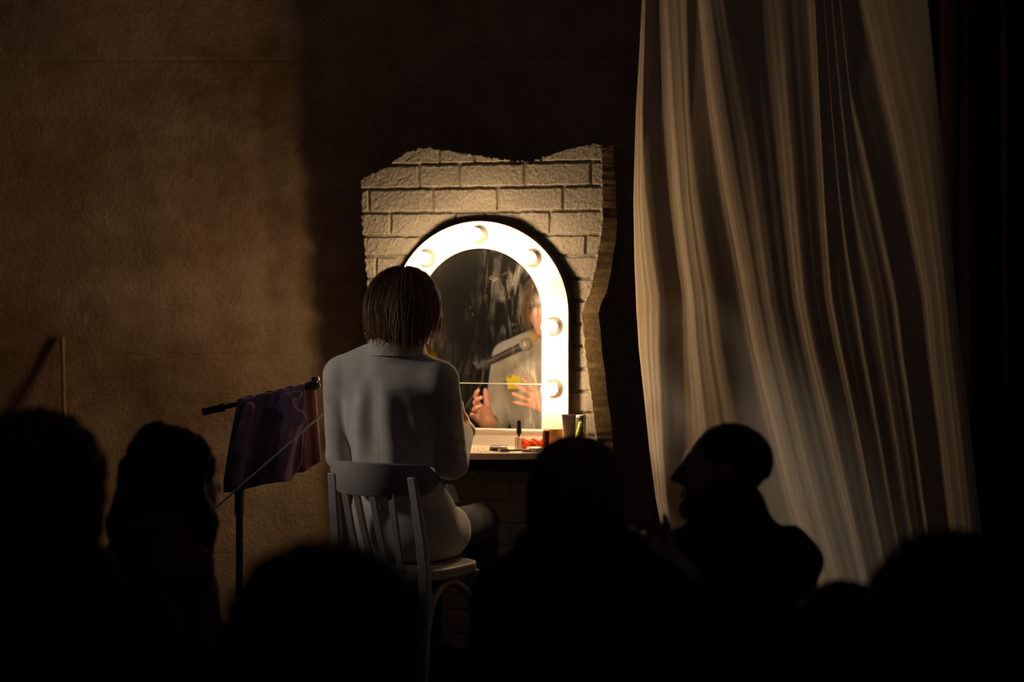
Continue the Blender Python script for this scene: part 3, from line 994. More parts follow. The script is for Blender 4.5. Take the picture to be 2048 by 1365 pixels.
# dark red bottle
p = on_table(1092, 7.08)
rb = empty('nail_varnish', p); tag(rb, 'dark red glossy cylindrical bottle in front of the amber block', 'cosmetics', G_MK)
MB().lathe([(.011, 0), (.0125, .002), (.0125, .030), (.011, .032), (0, .032)], 18).build('bottle', mat('dark_red_glass', (.16, .008, .012), .15, .1, spec=.6), rb)
MB().lathe([(.0, .032), (.0122, .032), (.0122, .071), (.0112, .073), (0, .073)], 18).build('cap', mat('red_cap', (.24, .012, .014), .25, .1, spec=.6), rb)
# amber jar
p = on_table(1106, 7.17)
am = empty('amber_candle', p); tag(am, 'squat amber wax candle in front of the right side of the mirror', 'candle')
MB().lathe([(.033, 0), (.0355, .003), (.0355, .070), (.034, .073), (.0, .072)], 28).build('wax', mat('amber_wax', (.72, .36, .10), .45, .12, 16, spec=.3), am)
MB().lathe([(.0, .0722), (.031, .0722), (.031, .0735), (.0, .0735)], 28).build('rim', mat('pale_wax', (.85, .6, .3), .5, .1), am)
MB().tube([(0, 0, .073), (.001, 0, .077)], .0009, 6).build('wick', MT['black'], am)
# foundation tube
p = on_table(1138, 7.13)
ft = empty('foundation_tube', p); tag(ft, 'beige squeeze tube standing on its cap at the right of the mirror', 'cosmetics', G_MK)
MB().lathe([(.015, 0), (.016, .002), (.016, .026), (.013, .028), (0, .028)], 20).build('cap', MT['socket'], ft)
V = []; Fc = []
nn = 20; levels = 12
for k in range(levels):
    t = k / (levels - 1)
    rx = .0185 + .0065 * t; ry = .0165 * (1 - t) + .0012
    for i in range(nn):
        a = 2 * math.pi * i / nn
        V.append((rx * math.cos(a), ry * math.sin(a), .028 + .092 * t))
for k in range(levels - 1):
    for i in range(nn):
        Fc.append((k * nn + i, k * nn + (i + 1) % nn, (k + 1) * nn + (i + 1) % nn, (k + 1) * nn + i))
Fc.append(tuple(range(nn))[::-1]); Fc.append(tuple((levels - 1) * nn + i for i in range(nn)))
MB().add(V, Fc).build('body', mat('beige_tube_plastic', (.55, .43, .27), .4, .08, 20), ft)
MB().box((0, 0, .123), (.0505, .0028, .008)).build('crimp', mat('beige_crimp', (.62, .52, .36), .4, .08, 20), ft, smooth=False)
# grey bottle behind, lime tube
p = on_table(1159, 7.21)
gb = empty('lotion_bottle', p); tag(gb, 'dark grey bottle with a pale top standing against the bricks behind the lime tube', 'cosmetics', G_MK)
MB().lathe([(.013, 0), (.014, .003), (.014, .112), (0, .112)], 18).build('body', mat('grey_plastic', (.12, .115, .10), .4, .1, 20), gb)
MB().lathe([(.0, .112), (.0142, .112), (.0142, .119), (0, .1195)], 18).build('cap', MT['joint'], gb)
p = on_table(1149, 7.155)
d_ = norm(at(1163, 842, 7.17) - p)
RL = np.stack([norm(np.cross([0, 1., 0], d_)), np.cross(d_, norm(np.cross([0, 1., 0], d_))), d_], 1)
lt = empty('mascara_tube', p); tag(lt, 'leaning lime green mascara tube with a pink end', 'cosmetics', G_MK)
MB().lathe([(.007, .003), (.0082, .006), (.0082, .043), (0, .043)], 16, (0, 0, 0), RL).build('base', mat('pink_plastic', (.80, .22, .20), .35, .08), lt)
MB().lathe([(0, .043), (.0088, .043), (.0088, .098), (.006, .101), (0, .101)], 16, (0, 0, 0), RL).build('cap', mat('lime_plastic', (.50, .70, .03), .35, .08), lt)
MB().lathe([(0, .101), (.0035, .101), (.0030, .109), (0, .109)], 12, (0, 0, 0), RL).build('tip', MT['black'], lt)
# white compact, silver compact
p = on_table(1069, 7.055)
wc = empty('powder_compact', p); tag(wc, 'flat white round compact lying at the table front', 'cosmetics', G_MK)
MB().lathe([(.027, 0), (.029, .002), (.029, .008), (0, .008)], 28).build('base', mat('white_plastic', (.75, .62, .50), .4, .08), wc)
MB().lathe([(0, .0085), (.029, .0085), (.029, .014), (.025, .0165), (0, .017)], 28).build('lid', mat('cream_plastic', (.80, .66, .53), .35, .05), wc)
p = on_table(997, 7.11)
sc_ = empty('powder_compact', p); tag(sc_, 'round compact with a silver lid and black base left of the gloss', 'cosmetics', G_MK)
MB().lathe([(.029, 0), (.0315, .003), (.0315, .010), (0, .010)], 28).build('base', MT['rubber'], sc_)
MB().lathe([(0, .0102), (.0315, .0102), (.0315, .015), (.028, .018), (0, .0185)], 28).build('lid', MT['steel'], sc_)


def lying(name, px, Y, ang, L, r, m, label, m2=None, l2=0.0, part='body', part2='end_cap'):
    p = on_table(px, Y) + np.array([0, 0, r + .0003])
    o = empty(name, p, ang)
    tag(o, label, 'cosmetics', G_MK)
    MB().lathe([(r * .9, -L / 2), (r, -L / 2 + .001), (r, L / 2 - .001), (r * .9, L / 2)], 14, (0, 0, 0), np.array([[0, 0, 1], [0, 1, 0], [-1, 0, 0.]])).build(part, m, o)
    if m2 is not None:
        MB().lathe([(r * .8, L / 2), (r * .8, L / 2 + l2 * .7), (r * .4, L / 2 + l2), (0, L / 2 + l2)], 14, (0, 0, 0), np.array([[0, 0, 1], [0, 1, 0], [-1, 0, 0.]])).build(part2, m2, o)
    return o


lying('lipstick', 1009, 7.035, math.pi + .12, .030, .0062, mat('gunmetal_plastic', (.08, .085, .075), .3, .1, spec=.6), 'short dark lipstick lying on its side below the silver compact',
      mat('cream_lipstick', (.75, .6, .42), .5, .1), .010)
lying('eyeliner_pencil', 1029, 7.075, .30, .062, .0032, MT['rubber'], 'black eyeliner pencil lying slantwise with a pale tip', mat('pale_tip', (.85, .75, .6), .5, .1), .010, 'body', 'tip')
lying('lipstick_case', 1052, 7.03, .22, .030, .0055, mat('taupe_plastic', (.30, .20, .15), .35, .1, spec=.5), 'small taupe lipstick case lying at the front edge by the white compact', None)
cr = MB()
for k in range(60):
    px_ = random.uniform(945, 1080); Y_ = random.uniform(7.03, 7.20)
    c = on_table(px_, Y_); s_ = random.uniform(.0006, .0018)
    a = random.uniform(0, 3)
    cr.box(c + np.array([0, 0, s_ * .4]), (s_ * 2.2, s_ * 1.4, s_ * .8), yawR(a))
tag(cr.build('powder_crumbs', mat('brown_powder', (.18, .09, .05), .9, .4, 80), smooth=False), 'brown make-up crumbs scattered over the table top', 'crumbs', kind='stuff')

# ------------------------------------------------------------------ chair
CH = empty('bentwood_chair', (-.43, 6.34, 0), -math.radians(30))
tag(CH, 'grey painted slat-back bentwood chair the jacketed person sits on', 'chair')
cm = MT['chair']
cy = lambda x: -.07 + .13 * (x / .205) ** 2
SZ = .448
# curved top rail
V = []; Fc = []
ns = 33
for i in range(ns):
    x = -.205 + .41 * i / (ns - 1)
    e = abs(x) / .205
    zt = .797 - .010 * e ** 2 - .05 * max(0, (e - .86) / .14) ** 2.2
    zb = .690 + .004 * e ** 2 + .045 * max(0, (e - .80) / .20) ** 2
    y = cy(x); th = .0085
    dy = .13 * 2 * x / .205 ** 2
    nn = norm([-dy, 1, 0])
    ln = -.018
    for (z, s1, dz) in ((zb, -1, .004), (zt, -1, -.004), (zt, -.5, 0), (zt, .5, 0), (zt, 1, -.004), (zb, 1, .004), (zb, .5, 0), (zb, -.5, 0)):
        V.append((x + nn[0] * th * s1, y + nn[1] * th * s1 + (z - .69) * -.12, z + dz))
for i in range(ns - 1):
    for k in range(8):
        Fc.append((i * 8 + k, i * 8 + (k + 1) % 8, (i + 1) * 8 + (k + 1) % 8, (i + 1) * 8 + k))
Fc.append(tuple(range(8))); Fc.append(tuple((ns - 1) * 8 + k for k in range(8))[::-1])
fix_normals(MB().add(V, Fc).build('top_rail', cm, CH))
# seat
sp = []
for i in range(64):
    a = 2 * math.pi * i / 64
    c_, s_ = math.cos(a), math.sin(a)
    x = .182 * math.copysign(abs(c_) ** .62, c_) * (1 + .05 * s_); y = .205 + .190 * math.copysign(abs(s_) ** .62, s_)
    sp.append((x, y))
fix_normals(MB().prism(sp, SZ - .035, SZ).build('seat', cm, CH, bevel=.006))
# rear posts / front legs / slats / arches
for q in (-1, 1):
    pts = [(q * .151, -.026, .752), (q * .156, -.008, .66), (q * .162, .012, .55), (q * .166, .024, SZ), (q * .168, .026, .36), (q * .170, .012, .2), (q * .174, -.012, 0.0)]
    V = []; Fc = []
    for i, (x, y, z) in enumerate(pts):
        hw_ = (.0145, .016, .017, .018, .018, .017, .015)[i]; hd = (.010, .011, .012, .013, .013, .012, .011)[i]
        V += [(x - hw_, y - hd, z), (x + hw_, y - hd, z), (x + hw_, y + hd, z), (x - hw_, y + hd, z)]
    for i in range(len(pts) - 1):
        for k in range(4):
            Fc.append((i * 4 + k, i * 4 + (k + 1) % 4, (i + 1) * 4 + (k + 1) % 4, (i + 1) * 4 + k))
    Fc += [(3, 2, 1, 0), tuple(24 + k for k in range(4))]
    rp_ = MB().add(V, Fc).build('rear_post', cm, CH, bevel=.004); fix_normals(rp_)
    for z in (.735, .708):
        MB().lathe([(.0042, -.0005), (.0042, .001), (.003, .0016), (0, .0012)], 10, (q * (.151 + .0147), -.024, z), np.array([[0, 0, q], [0, 1, 0], [-q, 0, 0.]])).build('screw', MT['black'], rp_)
    pts = [(q * .152, .345, SZ - .03), (q * .155, .352, .3), (q * .158, .365, .15), (q * .16, .38, 0)]
    fix_normals(MB().tube(pts, [.018, .017, .0155, .0135], 14).build('front_leg', cm, CH))
    ap = [(q * .168, .038, .265)] + [(q * (.166 - .010 * math.sin(math.pi * t)), .050 + .27 * t, .30 + .098 * math.sin(math.pi * min(1, max(0, t))) ** .62) for t in np.linspace(.03, .97, 17)] + [(q * .158, .338, .262)]
    fix_normals(MB().tube(ap, .0115, 10).build('arch_brace', cm, CH))
ap = [(-.155, .352, .26)] + [(-.14 + .28 * t, .350, .29 + .105 * math.sin(math.pi * t) ** .6) for t in np.linspace(.03, .97, 15)] + [(.155, .352, .26)]
fix_normals(MB().tube(ap, .0105, 10).build('arch_brace', cm, CH))
for x in (-.088, -.030, .030, .088):
    pts = [(x, cy(x) - .002, .70), (x * .96, cy(x) * .55 + .008, .58), (x * .9, .026, SZ - .01)]
    m_ = MB()
    V = []; Fc = []
    for i, (a, b, c) in enumerate(pts):
        V += [(a - .013, b - .005, c), (a + .013, b - .005, c), (a + .013, b + .005, c), (a - .013, b + .005, c)]
    for i in range(2):
        for k in range(4):
            Fc.append((i * 4 + k, i * 4 + (k + 1) % 4, (i + 1) * 4 + (k + 1) % 4, (i + 1) * 4 + k))
    Fc += [(3, 2, 1, 0), (8, 9, 10, 11)]
    fix_normals(m_.add(V, Fc).build('back_slat', cm, CH, bevel=.003))

# ------------------------------------------------------------------ the person at the mirror
PHI = math.radians(20)
AR = yawR(PHI)
fwd = AR[:, 1]; rgt = AR[:, 0]; upv = np.array([0, 0, 1.])
HC = np.array([-.350, 6.545, 1.268]); HR = headR(math.radians(24), math.radians(-4))
C7 = np.array([-.382, 6.49, 1.135])
SHL = np.array([-.560, 6.56, 1.055]); SHR = np.array([-.232, 6.455, 1.045])
ELL = np.array([-.566, 6.625, .79]); ELR = np.array([-.200, 6.56, .770])
WRL = np.array([-.425, 6.875, .805]); WRR = np.array([-.164, 6.800, .866])
HIPL = np.array([-.43, 6.575, .535]); HIPR = np.array([-.265, 6.52, .535])
KNL = np.array([-.315, 7.02, .525]); KNR = np.array([-.115, 6.965, .525])
ANL = np.array([-.30, 7.03, .09]); ANR = np.array([-.09, 6.98, .09])
TOL = ANL + fwd * .17 + [0, 0, -.055]; TOR_ = ANR + fwd * .17 + [0, 0, -.055]
alo = np.array([-.76, 6.28, -.02]); ahi = np.array([.10, 7.30, 1.46])
f = Field(alo, ahi, .0042)
put_head(f, HC, HR, 1.0, C7 + [0.01, .012, .0])
f.ell((-.392, 6.54, .97), (.14, .085, .19), AR, k=.05)
f.ell((-.365, 6.55, .66), (.13, .085, .2), AR, k=.05)
f.cap(SHL, SHR, .045, k=.04)
for S_, E_, W_ in ((SHL, ELL, WRL), (SHR, ELR, WRR)):
    f.cap(S_, E_, .043, .037, k=.03); f.cap(E_, W_, .037, .025, k=.015)
for H_, K_, A_, T_ in ((HIPL, KNL, ANL, TOL), (HIPR, KNR, ANR, TOR_)):
    f.cap(H_, K_, .065, .05, k=.03); f.cap(K_, A_, .05, .035, k=.02); f.cap(A_, T_, .034, .026, k=.02)
# right hand: flat, fingers pointing to his left before the chest; left hand open, thumb up
put_hand(f, WRR, np.array([-.66, .56, .42]), np.array([-.45, -.85, .1]), 1, curl=(.06, .10, .12, .16), spread=.40, thumb=(.75, .6, .2), s=1.04)
put_hand(f, WRL, np.array([-.02, .80, .52]), np.array([.86, .15, .30]), -1, curl=(.34, .5, .55, .25), spread=.45, thumb=(.95, .10, -.22), s=1.06, thumb_curl=.05)
actor = field_obj('person', f, MT['skin'], None, (-.36, 6.5, 0), (-.36, 6.5, 0))
tag(actor, 'seated person in pale linen jacket with brown bobbed hair, back to us, facing the mirror', 'person')
AO = np.array([-.36, 6.5, 0])

# jacket
f = Field(alo, ahi, .005)
f.ell((-.396, 6.530, .985), (.172, .112, .19), AR, k=.05)
f.ell((-.388, 6.535, .80), (.140, .105, .2), AR, k=.07)
f.ell((-.355, 6.545, .585), (.183, .135, .16), AR, k=.07)
f.cap(SHL + [.012, 0, -.004], SHR + [-.012, 0, -.004], .062, k=.05)
f.cap(C7 + [0, .01, -.025], C7 + [.01, .02, -.10], .062, .10, k=.05)
f.cap(C7 + [-.02, .012, -.018], SHL + [.03, 0, .012], .050, .050, k=.05)
f.cap(C7 + [.03, .0, -.034], SHR + [-.03, 0, .004], .044, .050, k=.05)
f.ell((-.238, 6.615, .535), (.095, .15, .095), AR, k=.05)           # skirt of the jacket over the right thigh
f.ell((-.43, 6.69, .53), (.09, .16, .09), AR, k=.05)
for S_, E_, W_, hw_ in ((SHL, ELL, WRL, -1), (SHR, ELR, WRR, 1)):
    f.cap(S_, E_, .062, .051 if hw_ < 0 else .056, k=.014)
    f.cap(E_, E_ + (W_ - E_) * .80, .050 if hw_ < 0 else .055, .041, k=.012)
# hanging folds of the back and sleeves
bk = lambda a, z, d=0.0: np.array([-.390, 6.535, z]) + rgt * a - fwd * (.100 + d)
for t, w_ in ((.66, .7), (.82, 1.0), (.95, .9)):                     # creases above the right elbow
    c = SHR + (ELR - SHR) * t
    f.chain([c + [-.03, -.052, .016], c + [.02, -.054, .0], c + [.050, -.02, -.022]], [.005 * w_, .008 * w_, .005 * w_], k=.022)
f.box((-.36, 6.6, .2), (.6, .6, SZ + .004 - .2), None, rnd=.004, k=.012, op='s')
# neck opening
f.cap(C7 + [.012, .03, .0], C7 + [.02, .06, .18], .060, .062, k=.008, op='s')
# sleeve mouths
for E_, W_ in ((ELL, WRL), (ELR, WRR)):
    d_ = norm(W_ - E_); c = E_ + (W_ - E_) * .83
    f.cap(c, c + d_ * .06, .034, k=.004, op='s')


def jwob(V):
    q = (V - np.array([-.39, 6.53, 0])) @ AR
    a = q[:, 0]; z = V[:, 2]
    onback = np.clip((-q[:, 1] - .01) / .05, 0, 1) * np.clip((.175 - np.abs(a)) / .05, 0, 1)
    win = lambda z0, z1: np.clip((z - z0) / .08, 0, 1) * np.clip((z1 - z) / .09, 0, 1)
    g = lambda c, w: np.exp(-((a - c) / w) ** 2)
    zz = z - .92
    d = .0085 * g(-.070 + .10 * zz, .024) * win(.74, 1.06) - .0075 * g(-.022 + .05 * zz, .026) * win(.76, 1.07)
    d += .0065 * g(.030 - .05 * zz, .026) * win(.70, 1.05) - .0045 * g(.085 - .12 * zz, .024) * win(.70, 1.02)
    d += -.0050 * g(-.118 + .25 * zz, .016) * win(.76, 1.0) + .004 * g(.115 - .2 * zz, .02) * win(.7, 1.0)
    d += -.0012 * g(.0, .0035) * win(.6, 1.09)                       # centre seam
    d = d * onback
    return d + .0010 * np.sin(a * 60 + 6 * np.sin(z * 7)) * np.sin(z * 16 + a * 9)


jk = field_obj('jacket', f, MT['jacket'], actor, AO, None, jwob)


def band(name, m, ctr, ra, rb, a0, a1, z_in, z_top, z_out, thick, flare, parent, tilt=0.0, n=28):
    """a turned-down collar round the neck: rises from z_in to z_top and folds out to z_out"""
    V = []; Fc = []
    for i in range(n):
        t = i / (n - 1); a = a0 + (a1 - a0) * t
        dirv = AR @ np.array([math.sin(a), math.cos(a), 0]) if False else (AR[:, 0] * math.sin(a) * ra + AR[:, 1] * math.cos(a) * rb)
        u_ = norm(dirv)
        dz = tilt * math.cos(a)
        e = flare(t)
        P = [dirv + upv * (z_in + dz), dirv * 1.0 + upv * (z_top + dz) - u_ * .004, dirv + u_ * (thick * .6) + upv * (z_top + .003 + dz),
             dirv + u_ * (thick + .002) + upv * (z_top - .003 + dz), dirv + u_ * (thick + .013 + e) + upv * (z_out + dz - e * .3),
             dirv + u_ * (thick + .006 + e) + upv * (z_out + dz - .001 - e * .3), dirv + u_ * (thick * .7) + upv * (z_top - .012 + dz), dirv + u_ * .003 + upv * (z_in + dz)]
        V += [np.asarray(ctr) + p for p in P]
    k_ = 8
    for i in range(n - 1):
        for k in range(k_):
            Fc.append((i * k_ + k, i * k_ + (k + 1) % k_, (i + 1) * k_ + (k + 1) % k_, (i + 1) * k_ + k))
    Fc += [tuple(range(k_)), tuple((n - 1) * k_ + k for k in range(k_))[::-1]]
    return fix_normals(MB().add(np.array(V) - AO, Fc).build(name, m, parent))


NKC = C7 + np.array([.006, .022, 0])
band('jacket_collar', MT['jacket'], NKC + [0, 0, -.012], .080, .076, math.radians(70), math.radians(290), -.03, .050, -.004, .009, lambda t: .004, jk, -.008)
shc = band('shirt_collar', MT['yellow'], NKC, .063, .064, math.radians(22), math.radians(338), -.03, .047, .008, .005, lambda t: .022 * max(0, abs(t - .5) * 2 - .62) / .38, actor, -.012)
shc['label'] = 'yellow shirt collar'
# collar points standing out over the lapels
for q in (-1, 1):
    a = q * math.radians(60)
    b0 = NKC + rgt * math.sin(a) * .068 + fwd * math.cos(a) * .068
    o1 = norm(rgt * q * .75 + fwd * .55)
    tn = norm(fwd * .85 - rgt * q * .35)
    nrm = norm(np.cross(o1, tn)) * q
    P4 = [b0 + upv * .040 - tn * .022, b0 + upv * .043 + tn * .030 + o1 * .004, b0 + o1 * .040 + tn * .030 - upv * .018, b0 + o1 * .034 - tn * .004 - upv * .012, b0 + o1 * .014 - tn * .03 + upv * .008]
    V = [p - AO for p in P4] + [p - AO + o1 * -.0035 - upv * .003 for p in P4]
    Fc = [(0, 1, 2, 3, 4), (9, 8, 7, 6, 5)] + [(i, (i + 1) % 5, 5 + (i + 1) % 5, 5 + i) for i in range(5)]
    fix_normals(MB().add(V, Fc).build('collar_point', MT['yellow'], actor, smooth=False))['label'] = 'yellow shirt collar point'
P4 = [at(830, 684, 6.535), at(853, 685, 6.545), at(876, 712, 6.56), at(869, 725, 6.56), at(838, 708, 6.54)]
V = [p - AO for p in P4] + [p - AO + np.array([-.004, .012, -.004]) for p in P4]
fix_normals(MB().add(V, [(0, 1, 2, 3, 4), (9, 8, 7, 6, 5)] + [(i, (i + 1) % 5, 5 + (i + 1) % 5, 5 + i) for i in range(5)]).build('collar_point', MT['yellow'], actor, smooth=False, bevel=.002))['label'] = 'yellow shirt collar point'
# lapels, shirt front, pocket square, pocket flap
fr_ = lambda a, z, d=0.0: np.array([-.393, 6.532, z]) + rgt * a + fwd * (.112 * math.sqrt(max(.05, 1 - (a / .19) ** 2)) * (1.0 - .55 * max(0, (z - 1.0) / .13) ** 2) + d)
for q in (-1, 1):
    P_ = [fr_(q * .05, 1.10, .010), fr_(q * .105, 1.06, .012), fr_(q * .085, 1.02, .012), fr_(q * .112, 1.01, .012), fr_(q * .05, .90, .012), fr_(q * .012, .80, .012), fr_(q * .022, .95, .012)]
    V = [p - AO for p in P_] + [p - AO - fwd * .006 for p in P_]
    n7 = len(P_)
    Fc = [tuple(range(n7)), tuple(range(2 * n7 - 1, n7 - 1, -1))] + [(i, (i + 1) % n7, n7 + (i + 1) % n7, n7 + i) for i in range(n7)]
    fix_normals(MB().add(V, Fc).build('lapel', MT['jacket'], jk, smooth=False))
P_ = [fr_(-.045, 1.10, .006), fr_(.045, 1.10, .006), fr_(.022, .96, .008), fr_(0, .84, .008), fr_(-.022, .96, .008)]
V = [p - AO for p in P_] + [p - AO - fwd * .012 for p in P_]
fix_normals(MB().add(V, [(0, 1, 2, 3, 4), (9, 8, 7, 6, 5)] + [(i, (i + 1) % 5, 5 + (i + 1) % 5, 5 + i) for i in range(5)]).build('shirt_front', MT['yellow'], actor, smooth=False))['label'] = 'yellow shirt front'
pc = fr_(-.098, .955, .012)
f = Field(pc - .07, pc + .07, .0025)
for dx, dz, tilt in ((-.022, .012, -.5), (-.004, .022, -.1), (.014, .018, .25), (.026, .006, .6)):
    f.ell(pc + rgt * dx + upv * dz * .6, (.011, .007, .024), AR @ np.array([[math.cos(tilt), 0, math.sin(tilt)], [0, 1, 0], [-math.sin(tilt), 0, math.cos(tilt)]]), k=.006)
f.box(pc - upv * .016, (.028, .006, .010), AR, rnd=.004, k=.006)
field_obj('pocket_square', f, MT['lemon'], jk, AO)['label'] = 'yellow handkerchief in the breast pocket'
ph = at(897, 988, 6.56)
P_ = [ph + upv * .030 + rgt * -.004, ph + upv * .024 + fwd * .02 + rgt * .012, ph - upv * .028 + fwd * .045 + rgt * .022, ph - upv * .034 + rgt * .010]
V = [p - AO for p in P_] + [p - AO - rgt * .008 + upv * .002 for p in P_]
fix_normals(MB().add(V, [(0, 1, 2, 3), (7, 6, 5, 4)] + [(i, (i + 1) % 4, 4 + (i + 1) % 4, 4 + i) for i in range(4)]).build('pocket_flap', MT['jacket'], jk, smooth=False))
# shirt cuffs
for E_, W_ in ((ELL, WRL), (ELR, WRR)):
    a, b = E_ + (W_ - E_) * .74 - AO, E_ + (W_ - E_) * .90 - AO
    fix_normals(MB().tube([a, b], [.036, .034], 18, caps=False).build('cuff', MT['yellow'], actor))['label'] = 'yellow shirt cuff'
# trousers, shoes
f = Field(alo, ahi, .006)
f.ell((-.35, 6.56, .53), (.135, .10, .085), AR, k=.04)
for H_, K_, A_ in ((HIPL, KNL, ANL), (HIPR, KNR, ANR)):
    f.cap(H_ + fwd * .05, K_, .074, .066, k=.03); f.cap(K_, A_ + [0, 0, .04], .066, .054, k=.02)
f.box((-.36, 6.52, .2), (.6, .25, SZ + .003 - .2), None, rnd=.004, k=.01, op='s')
field_obj('trousers', f, MT['trouser'], actor, AO)
for A_, T_ in ((ANL, TOL), (ANR, TOR_)):
    f = Field(np.minimum(A_, T_) - .11, np.maximum(A_, T_) + .11, .006)
    f.cap(A_ + [0, 0, -.03], T_, .050, .038, k=.02)
    f.box((-.2, 7.1, -.4), (2, 2, .4), None, rnd=.004, k=.005, op='s')
    field_obj('shoe', f, MT['shoe'], actor, AO)

# hair of the person at the mirror: a soft under-layer and many separate locks
hw = lambda x, y, z: HC + HR @ np.array([x, y, z])
f = Field(HC - .24, HC + .2, .005)
f.ell(hw(0, -.018, .030), (.096, .108, .095), HR, k=.02)
f.cap(hw(0, -.058, .0), hw(0, -.052, -.085), .068, .050, k=.03)
for q in (-1, 1):
    f.cap(hw(q * .070, -.012, .0), hw(q * .068, .008, -.062), .030, .018, k=.03)
f.ell(hw(0, .16, -.045), (.075, .10, .10), HR, k=.015, op='s')
hr = field_obj('hair', f, MT['hair'], actor, AO)
hr['label'] = 'brown straight chin-length hair'


def lock(a, crown_r, r_eq, ztip, inward, ph, n=11, ov=0.0):
    """a strand path in head axes: from the crown over the dome, then hanging to ztip"""
    pts = []
    cx, cyy = .004 + crown_r * math.sin(a), -.022 + crown_r * math.cos(a)
    rx = r_eq; ry = r_eq * 1.10
    for k in range(n):
        t = k / (n - 1)
        L1 = .56
        if t < L1:
            g = t / L1 * math.pi / 2
            rr = crown_r * (1 - math.sin(g)) + math.sin(g) ** .9
            rho = math.sin(g) * (1 - crown_r) + crown_r
            x = .002 + rx * math.sin(a + ph * t) * rho
            y = -.016 + ry * math.cos(a + ph * t) * rho
            z = .004 + (r_eq + .018) * math.sqrt(max(0, 1 - rho * rho))
        else:
            s_ = (t - L1) / (1 - L1)
            k_ = 1 + .035 * math.sin(s_ * 2.6) - inward * s_ ** 1.9 + .025 * s_ * math.sin(s_ * 4 + a * 9)
            x = .002 + rx * k_ * math.sin(a + ph * t)
            y = -.016 + ry * k_ * math.cos(a + ph * t)
            z = .004 + (ztip - .004) * s_
        pts.append(hw(x, y, z))
    return np.array(pts)


lk = MB()
for i in range(1150):
    a = random.uniform(-math.pi, math.pi)
    back = .5 - .5 * math.cos(a)                       # 1 at the nape, 0 at the face
    side = abs(math.sin(a))
    if abs(a) < .85:
        zt = random.uniform(.0, .035)
    else:
        zt = -.050 - .085 * back ** 1.2 + random.gauss(0, .020)
    lay = random.random()
    r_eq = .1000 + .0155 * lay + .003 * math.sin(a * 5) + .006 * side
    if lay > .55: zt += random.uniform(0, .05) * side
    if .8 < a < 2.0: zt += .035 * (1 - abs(a - 1.25) / .75)
    P = lock(a, random.uniform(.02, .22), r_eq, zt, .13 + .27 * back + random.gauss(0, .07), random.gauss(0, .12))
    fz = np.cumsum(rng.normal(0, .0011, P.shape), 0); P = P + fz * np.linspace(0, 1, len(P))[:, None]
    w0 = random.uniform(.0016, .0046)
    rad = w0 * np.array([.4, .8, 1, 1, 1, 1, 1, .95, .8, .55, .08])
    lk.tube(P - AO, rad, 5, caps=False, flat=.45)
o = lk.build('hair_locks', MT['hair'], hr); o['kind'] = 'stuff'
st = MB()
MT['hair2'] = hair_material('blond_and_lit_side_hair', (0.30, 0.15, 0.055), (0.62, 0.40, 0.17))
for i in range(900):
    a = random.uniform(-math.pi, math.pi)
    back = .5 - .5 * math.cos(a)
    zt = random.uniform(.0, .03) if abs(a) < .85 else -.04 - .10 * back + random.gauss(0, .022)
    P = lock(a, random.uniform(.02, .3), .113 + abs(random.gauss(0, .0045)), zt, .08 + .2 * back + random.gauss(0, .09), random.gauss(0, .2))
    P += np.cumsum(rng.normal(0, .0014 if i > 70 else .0045, P.shape), 0) * np.linspace(0, 1, len(P))[:, None]
    st.tube(P - AO, np.array([.2, .7, 1, 1, 1, 1, 1, .9, .8, .6, .2]) * random.uniform(.0003, .0007), 3, caps=False)
for i in range(260):  # pale locks on the two sides only, standing in for light on the hair
    a = random.choice((-1, 1)) * random.uniform(1.25, 2.45)
    back = .5 - .5 * math.cos(a)
    P = lock(a, random.uniform(.05, .4), .1145 + .008 * abs(math.sin(a)) + abs(random.gauss(0, .003)), -.045 - .08 * back + random.gauss(0, .02), .14 + .22 * back + random.gauss(0, .06), random.gauss(0, .12))
    P += np.cumsum(rng.normal(0, .0012, P.shape), 0) * np.linspace(0, 1, len(P))[:, None]
    st.tube(P - AO, np.array([.1, .3, .7, 1, 1, 1, 1, 1, .8, .5, .1]) * random.uniform(.0010, .0028), 5, caps=False, flat=.5)
o = st.build('hair_strands', MT['hair2'], hr); o['kind'] = 'stuff'; o['label'] = 'fine blond highlight strands, with pale side locks coloured as if lit'

# ------------------------------------------------------------------ coat stand (microphone stand) with purple coat
BY = 6.90
b0, b1 = at(405, 825, BY), at(640, 770, BY)
pole = at(479, 800, BY)
bar = lambda px: b0 + (b1 - b0) * (px - 405) / 235
post_top = bar(479)
cs = empty('boom_stand', (post_top[0], BY, 0)); tag(cs, 'black microphone boom stand used as a rack for the purple coat', 'stand')
co = np.array([post_top[0], BY, 0])
fix_normals(MB().tube([(0, 0, .10), (0, 0, .62)], .0125, 14).build('lower_tube', MT['black'], cs))
fix_normals(MB().tube([(0, 0, .56), (0, 0, .66)], .0165, 14).build('clutch', MT['rubber'], cs))
fix_normals(MB().tube([(0, 0, .60), (0, 0, post_top[2])], .0095, 14).build('upper_tube', MT['black'], cs))
fix_normals(MB().tube([bar(447) - co, b1 - co], .0088, 14).build('boom_arm', MT['black'], cs))
cw = MB().tube([b0 - co, bar(447) - co], .0125, 16)
fix_normals(cw.build('counterweight', MT['rubber'], cs))
fix_normals(MB().tube([bar(440) - co, bar(449) - co], .0145, 16).build('collar_ring', MT['black'], cs))
kb = bar(631) - co
kn_ = fix_normals(MB().lathe([(.010, -.012), (.014, -.010), (.014, .010), (.010, .012)], 18, kb, np.array([[1, 0, 0], [0, 0, -1], [0, 1, 0.]])).build('clamp', MT['black'], cs))
fix_normals(MB().lathe([(.006, .008), (.006, .016), (.014, .018), (.0145, .028), (.012, .031), (0, .031)], 18, kb).build('clamp_knob', MT['black'], kn_))
